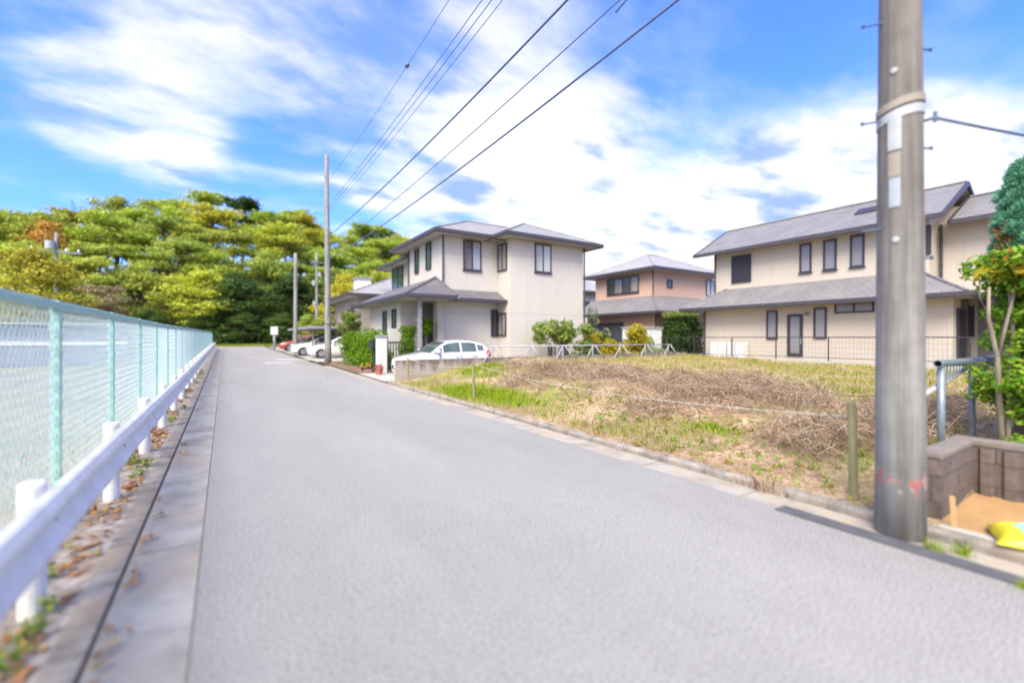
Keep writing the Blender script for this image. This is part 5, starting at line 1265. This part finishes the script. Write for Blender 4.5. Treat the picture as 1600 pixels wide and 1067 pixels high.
# conifer and leafy tree at the right edge, behind the pit
cx, cy = 6.62, 1.12
CR = Vector((CS, -SN, 0)); CD = Vector((SN, CS, 0))   # along the picture plane, and away from the viewer
def lp(u, d, z): v = Vector((cx, cy, 0)) + CR * u + CD * d; return (v.x, v.y, z)
bl = []
for i in range(40):
    f = i / 39; a = i * 2.4; rr = ((1 - f) ** .8 * .20 + .02) * r2.uniform(.5, 1.15); k = r2.uniform(.55, 1.25); bl.append((*lp(.31 + rr * math.cos(a), .12 + rr * math.sin(a), 2.3 + f * .98), .10 * (1.15 - .6 * f) * k, .10 * (1.15 - .6 * f) * k, .07 * k))
def needles(blobs, n, size, seed):
    g = np.random.default_rng(seed); B = np.array(blobs); idx = g.integers(0, len(B), n); d = unit(g.normal(size=(n, 3))); c = B[idx, :3] + d * B[idx, 3:6] * g.random((n, 1)) ** .4
    dr_ = unit(d + np.array([0, 0, .5]) + g.normal(size=(n, 3)) * .3); s = unit(np.cross(dr_, g.normal(size=(n, 3)))); l = size * (.6 + .8 * g.random((n, 1)))
    return np.stack([c - s * .006, c + s * .006, c + dr_ * l + s * .002, c + dr_ * l - s * .002], 1)
cf = thing('conifer', (cx + .2, cy + .05, .45), 'blue-green conifer top rising above the leafy tree at the right edge', 'tree')
flat_mesh('foliage', needles(bl, 22000, .05, 4), 4, M['leaf_conifer'], cf)
mb = MB(); mb.tube([lp(.31, .12, .2), lp(.30, .13, 1.6), lp(.31, .12, 3.25)], [.055, .04, .012], 10); mb.build('trunk', M['bark'], cf)
flat_mesh('dead_needles', needles([(*lp(.14, .1, 2.2 + .09 * k), .08, .08, .08) for k in range(5)], 400, .06, 5), 4, M['leaf_rust'], cf)
lt = thing('leafy_tree', (cx - .1, cy, .42), 'leafy green tree with thin pale forked trunks behind the block wall', 'tree')
bl = []
r3 = random.Random(9)
for i in range(175):
    z = r3.uniform(.72, 2.35); c_ = .32 + .05 * math.sin(z * 4.2 + 1); u = c_ + r3.uniform(-1, 1) * (.36 if z > 1.9 or z < 1.3 else .28); bl.append((*lp(u, r3.uniform(-.30, .22), z), .14, .14, .10))
flat_mesh('foliage', leaves(bl, 19000, .045, 12, .2, .5), 4, M['leaf_maple'], lt)
flat_mesh('autumn_leaves', leaves([(*lp(r3.uniform(-.15, .4), r3.uniform(-.3, .1), r3.uniform(2.1, 2.35)), .14, .14, .08) for _ in range(8)], 160, .065, 13, .2, .5), 4, M['leaf_rust'], lt)
flat_mesh('yellow_leaves', leaves([(*lp(r3.uniform(-.18, .3), r3.uniform(-.35, .0), r3.uniform(1.95, 2.2)), .14, .14, .08) for _ in range(9)], 420, .07, 14, .2, .5), 4, M['leaf_yellow'], lt)
mb = MB(); b0 = Vector((cx - .05, cy, .2))
for pts, r in (([(0, 0, 0), (-.04, 0, .7), (-.08, -.02, 1.1), (-.17, -.02, 1.5), (-.16, -.02, 1.8)], .03), ([(0.02, 0, 0), (.05, -.02, .8), (.1, 0, 1.5), (.02, 0, 2.1)], .028), ([(-.08, -.02, 1.1), (.02, -.05, 1.6), (.15, -.05, 2.1)], .02), ([(.05, -.02, .8), (.3, -.1, 1.5), (.4, -.1, 2.0)], .02), ([(.1, 0, 0), (.28, -.2, .9), (.34, -.25, 1.5)], .024), ([(-.15, -.02, 1.5), (-.24, .0, 1.7), (-.22, 0, 1.85)], .012)):
    P = [b0 + CR * p[0] + CD * p[1] + Vector((0, 0, p[2])) for p in pts]; mb.tube(P, [r * (1 - .6 * k / (len(P) - 1)) for k in range(len(P))], 9)
M['bark_pale'] = plain('pale_bark', (.33, .28, .22), (.17, .14, .11), 14, .95, bump=.6, stretch=(1, 1, .3))
mb.build('trunk', M['bark_pale'], lt, smooth=True)

# ------------------------------------------------------------------ lot cover: grass, straw, dry brush (stuff)
g = np.random.default_rng(42)
def lot_pts(n, x0, x1, y0, y1, dens):
    """random points thinned by a density function of position"""
    out = []
    while len(out) < n:
        x = g.uniform(x0, x1, 4000); y = g.uniform(y0, y1, 4000); u = g.random(4000)
        for a, b, k in zip(x, y, u):
            if not (a < 5.85 and -1.4 < b < 1.35) and k < dens(a, b): out.append((a, b, zlot(a, b)))
            if len(out) >= n: break
    return np.array(out)
def fb(x, y, s, o): return mn.noise(Vector((x * s, y * s, o))) + .5 * mn.noise(Vector((x * s * 2.3, y * s * 2.3, o + 3)))
def blades(P, hmin, hmax, w, lean, mat, name, label, cat='grass'):
    n = len(P); a = g.uniform(0, 6.28, n); h = g.uniform(hmin, hmax, n); dx = np.stack([np.cos(a), np.sin(a), 0 * a], 1) * (w * (.6 + .8 * g.random((n, 1))))
    ln = g.normal(0, lean, (n, 2)) * h[:, None]; tip = P + np.column_stack([ln, h]); mid = P + np.column_stack([ln * .3, h * .55])
    V = np.stack([P - dx, P + dx, mid + dx * .7, tip, mid - dx * .7], 1)
    return flat_mesh(name, V, 5, mat, kind='stuff', label=label, cat=cat)
def lying(P, lmin, lmax, w, tilt, mat, name, label, cat, lift=.0, bend=.15):
    """stalks lying on the ground as slender three-sided rods bent in the middle"""
    n = len(P); a = g.uniform(0, 6.28, n); l = g.uniform(lmin, lmax, n) * (.5 + .5 * g.random(n)); tl = g.normal(0, tilt, n)
    d = np.stack([np.cos(a) * np.cos(tl), np.sin(a) * np.cos(tl), np.sin(tl)], 1); s = unit(np.cross(d, np.array([0, 0, 1.0]))); u = np.cross(s, d)
    w = (w * (.5 + g.random(n)))[:, None]; base = P + np.array([0, 0, 1.0]) * (g.random((n, 1)) * lift)
    A = base - d * l[:, None] / 2; C = base + d * l[:, None] / 2; Bm = base + u * (g.normal(0, bend, n) * l)[:, None] + s * (g.normal(0, bend, n) * l)[:, None]
    q = []
    for p0, p1 in ((A, Bm), (Bm, C)):
        r0 = [p0 + s * w, p0 - s * w * .5 + u * w * .8, p0 - s * w * .5 - u * w * .8]; r1 = [p1 + s * w, p1 - s * w * .5 + u * w * .8, p1 - s * w * .5 - u * w * .8]
        for k in range(3): j = (k + 1) % 3; q.append(np.stack([r0[k], r1[k], r1[j], r0[j]], 1))
    # keep the three sides of a rod together so that each rod has one colour: vertices are shared
    V = []; F = []; nv = 0
    me_v = np.stack([A + s * w, A - s * w * .5 + u * w * .8, A - s * w * .5 - u * w * .8, Bm + s * w, Bm - s * w * .5 + u * w * .8, Bm - s * w * .5 - u * w * .8, C + s * w * .4, C - s * w * .2 + u * w * .3, C - s * w * .2 - u * w * .3], 1).reshape(-1, 3)
    pat = np.array([[0, 3, 4, 1], [1, 4, 5, 2], [2, 5, 3, 0], [3, 6, 7, 4], [4, 7, 8, 5], [5, 8, 6, 3]]); F = (pat[None] + (np.arange(n) * 9)[:, None, None]).reshape(-1)
    me = bpy.data.meshes.new(name); me.vertices.add(len(me_v)); me.vertices.foreach_set('co', me_v.astype(np.float32).ravel()); me.loops.add(len(F)); me.loops.foreach_set('vertex_index', F.astype(np.int32))
    me.polygons.add(len(F) // 4); me.polygons.foreach_set('loop_start', np.arange(0, len(F), 4, dtype=np.int32)); me.update(calc_edges=True); me.materials.append(mat)
    o = bpy.data.objects.new(name, me); COL.objects.link(o); return tag(o, label, cat, kind='stuff')
def brush(x, y):   # where the cut branches lie: the bank and three heaps
    c = 7.6 + .5 * math.sin(y * .6); b = math.exp(-((x - c) / 1.25) ** 2) * (1 if 1.6 < y < 13 else 0); b *= .55 + .7 * fb(x, y, .8, 5)
    for hx_, hy_, r in ((6.5, 2.6, .6), (7.9, 4.6, 1.1), (8.2, 7.6, 1.0), (9.4, 5.6, 1.1), (7.4, 10.0, 1.0), (9.8, 9.5, .9), (6.1, 5.2, .6), (5.9, 2.6, .55), (7.0, 1.9, .6)): b += .9 * math.exp(-((x - hx_) ** 2 + (y - hy_) ** 2) / r ** 2)
    return max(0, b)
def green(x, y):
    v = .25 + 1.1 * fb(x, y, .55, 9) + (.45 if x > 10.0 else 0) - .7 * min(1, brush(x, y)); return max(0.0, v)
near = lambda x, y: 1.0 / (1 + ((x * x + y * y) ** .5 / 7.0) ** 2)
P = lot_pts(9500, 4.6, 11, 1.3, 14.4, lambda x, y: green(x, y) * .8 * near(x, y)); blades(P, .03, .13, .0035, .35, M['grass'], 'grass', 'yellow-green grass tufts growing across the empty lot')
P = lot_pts(17000, 9, 20, -3, 14.4, lambda x, y: min(1, green(x, y) * 1.1)); blades(P, .05, .17, .008, .3, M['grass'], 'grass', 'yellow-green grass on the far platform of the lot')
def patch(x, y):
    a = math.exp(-((x - 5.25) / .5) ** 2 - ((y - 9.6) / 1.5) ** 2) + math.exp(-((x - 5.9) / .22) ** 2 - ((y - 3.9) / .35) ** 2) * .35 + .6 * math.exp(-((x - 7.0) / .5) ** 2 - ((y - 12.6) / 1.0) ** 2); return a * (.5 + .6 * fb(x, y, 2, 1) + .3)
P = lot_pts(11000, 4.6, 9, 2.0, 14.3, patch); blades(P, .04, .15, .005, .4, M['moss'], 'bright_grass', 'patches of vivid green grass along the front of the lot')
P = lot_pts(24000, 4.56, 12, 1.3, 14.4, lambda x, y: (.35 + .8 * max(0, fb(x, y, .7, 2))) * near(x, y)); lying(P, .05, .24, .0022, .16, M['straw'], 'dry_straw', 'pale dry straw and stalks scattered over the lot', 'straw', .03, .3)
P = lot_pts(9000, 11, 20, -3, 14.4, lambda x, y: .4 + .8 * max(0, fb(x, y, .7, 2))); lying(P, .12, .5, .006, .15, M['straw'], 'dry_straw', 'dry straw on the far side of the lot', 'straw', .04)
P = lot_pts(10500, 5.4, 12, 1.4, 13.5, lambda x, y: min(1, max(0, brush(x, y) - .25) * .8)); lying(P, .12, .65, .0042, .42, M['twig'], 'dry_brush', 'heaps of cut grey-brown twigs on the bank of the lot', 'brush', .19, .28)
P = lot_pts(420, 5.6, 11, 1.6, 12, lambda x, y: min(1, brush(x, y) * .6)); lying(P, .4, 1.2, .0065, .22, M['twig'], 'dry_brush', 'longer bare branches lying across the heaps', 'brush', .20)
P = lot_pts(12000, 4.58, 11, 1.3, 14, lambda x, y: (.25 + .9 * max(0, fb(x, y, 1.1, 15))) * near(x, y)); lying(P, .03, .16, .0018, .2, M['twig'], 'twig_litter', 'fine broken twigs littering the lot', 'twigs', .015, .25)
P = lot_pts(500, 5.4, 12, 1.5, 13, lambda x, y: min(1, brush(x, y) * .5)); lying(P, .15, .45, .004, .55, M['straw'], 'dry_brush', 'pale stalks sticking up from the heaps', 'brush', .15)
# small broad-leaved weeds near the kerb and the stake, with a few red leaves
P = lot_pts(420, 4.6, 6.5, 1.35, 8, lambda x, y: (.3 + .7 * max(0, fb(x, y, 1.3, 6))) * near(x, y)); bl = [(p[0], p[1], p[2] + .025, .05, .05, .03) for p in P]
flat_mesh('weeds', leaves(bl, 3600, .028, 55, .2, .8), 4, M['leaf_maple'], kind='stuff', label='low broad-leaved weeds along the front of the lot', cat='weeds')
bl = [(p[0], p[1], p[2] + .02, .06, .06, .02) for p in P[::6]]
flat_mesh('red_weeds', leaves(bl, 700, .03, 56, .2, .8), 4, M['leaf_rust'], kind='stuff', label='reddish autumn weeds along the front of the lot', cat='weeds')
P = np.array([(4.46 + g.normal(0, .04), 2.35 + g.normal(0, .12), 0) for _ in range(260)]); blades(P, .05, .20, .003, .45, M['straw'], 'dry_tuft', 'dry golden grass tuft growing out of the gutter', 'grass')
for (x, y, s, nm) in ((4.22, 1.05, 60, 0), (4.02, .56, 80, 0), (4.28, .92, 60, 1)):
    P = np.array([(x + g.normal(0, .02), y + g.normal(0, .03), 0) for _ in range(s)]); blades(P, .03, .10, .003, .4, M['moss'], 'weed_tuft', 'small green weed tufts at the foot of the near pole', 'weeds')
# grass round the pipe barrier on the right
P = lot_pts(5000, 5.8, 10, -2.5, 2.4, lambda x, y: .3 + .8 * max(0, fb(x, y, .9, 12) + .2)); blades(P, .03, .10, .004, .35, M['grass'], 'grass', 'grass around the galvanised pipe barrier')
bl = [(r3.uniform(6.1, 8.0), r3.uniform(.2, 1.2), .5, .14, .14, .08) for _ in range(26)]
flat_mesh('ground_ivy', leaves(bl, 1300, .045, 61, .2, .7), 4, M['leaf_maple'], kind='stuff', label='low leafy cover behind the block wall', cat='ground cover')
# fallen leaves and weeds along the guard rail
n = 1700; yy = g.uniform(-1, 30, n) ; yy = np.where(g.random(n) < .6, g.uniform(.5, 9, n), yy); xx = -.72 - np.abs(g.normal(0, .20, n)); xx = np.where(g.random(n) < .12, -.50 + np.abs(g.normal(0, .035, n)), xx)
keep = np.array([fb(a, b, 1.7, 8) > -.12 for a, b in zip(xx, yy)]); xx, yy = xx[keep], yy[keep]
bl = np.stack([xx, yy, np.array([.02 + rise(b) for b in yy])], 1); m_ = len(bl); a = g.uniform(0, 6.28, m_); s = g.uniform(.012, .032, m_)[:, None]
t_ = unit(np.stack([np.cos(a), np.sin(a), g.normal(0, .25, m_)], 1)); b_ = unit(np.cross(np.stack([g.normal(0, .3, m_), g.normal(0, .3, m_), np.ones(m_)], 1), t_))
flat_mesh('leaf_litter', np.stack([bl - t_ * s * 1.3, bl - b_ * s * .7, bl + t_ * s * 1.3, bl + b_ * s * .7], 1) + np.array([0, 0, .008]), 4, M['leaf_fallen'], kind='stuff', label='brown and orange fallen leaves along the guard rail', cat='leaves')
bl = []
for i in range(46): y = r3.uniform(2, 24); x = r3.uniform(-1.05, -.72); bl.append((x, y, .06 + rise(y), .07, .09, .06))
flat_mesh('verge_weeds', leaves(bl, 1500, .035, 62, .2, .6), 4, M['leaf_shrub'], kind='stuff', label='small green weeds growing under the guard rail', cat='weeds')
bl = []
for i in range(30): y = r3.uniform(4, 30); x = r3.uniform(-1.0, -.75); bl.append((x, y, .05 + rise(y), .07, .10, .05))
flat_mesh('dry_weeds', leaves(bl, 900, .032, 63, .2, .6), 4, M['leaf_rust'], kind='stuff', label='rusty dry weeds growing under the guard rail', cat='weeds')
P = np.array([(g.uniform(-2.2, -1.0), b, rise(b)) for b in g.uniform(0, 40, 5000)]); blades(P, .03, .14, .005, .4, M['straw'], 'fence_grass', 'dry grass along the foot of the mesh fence', 'grass')
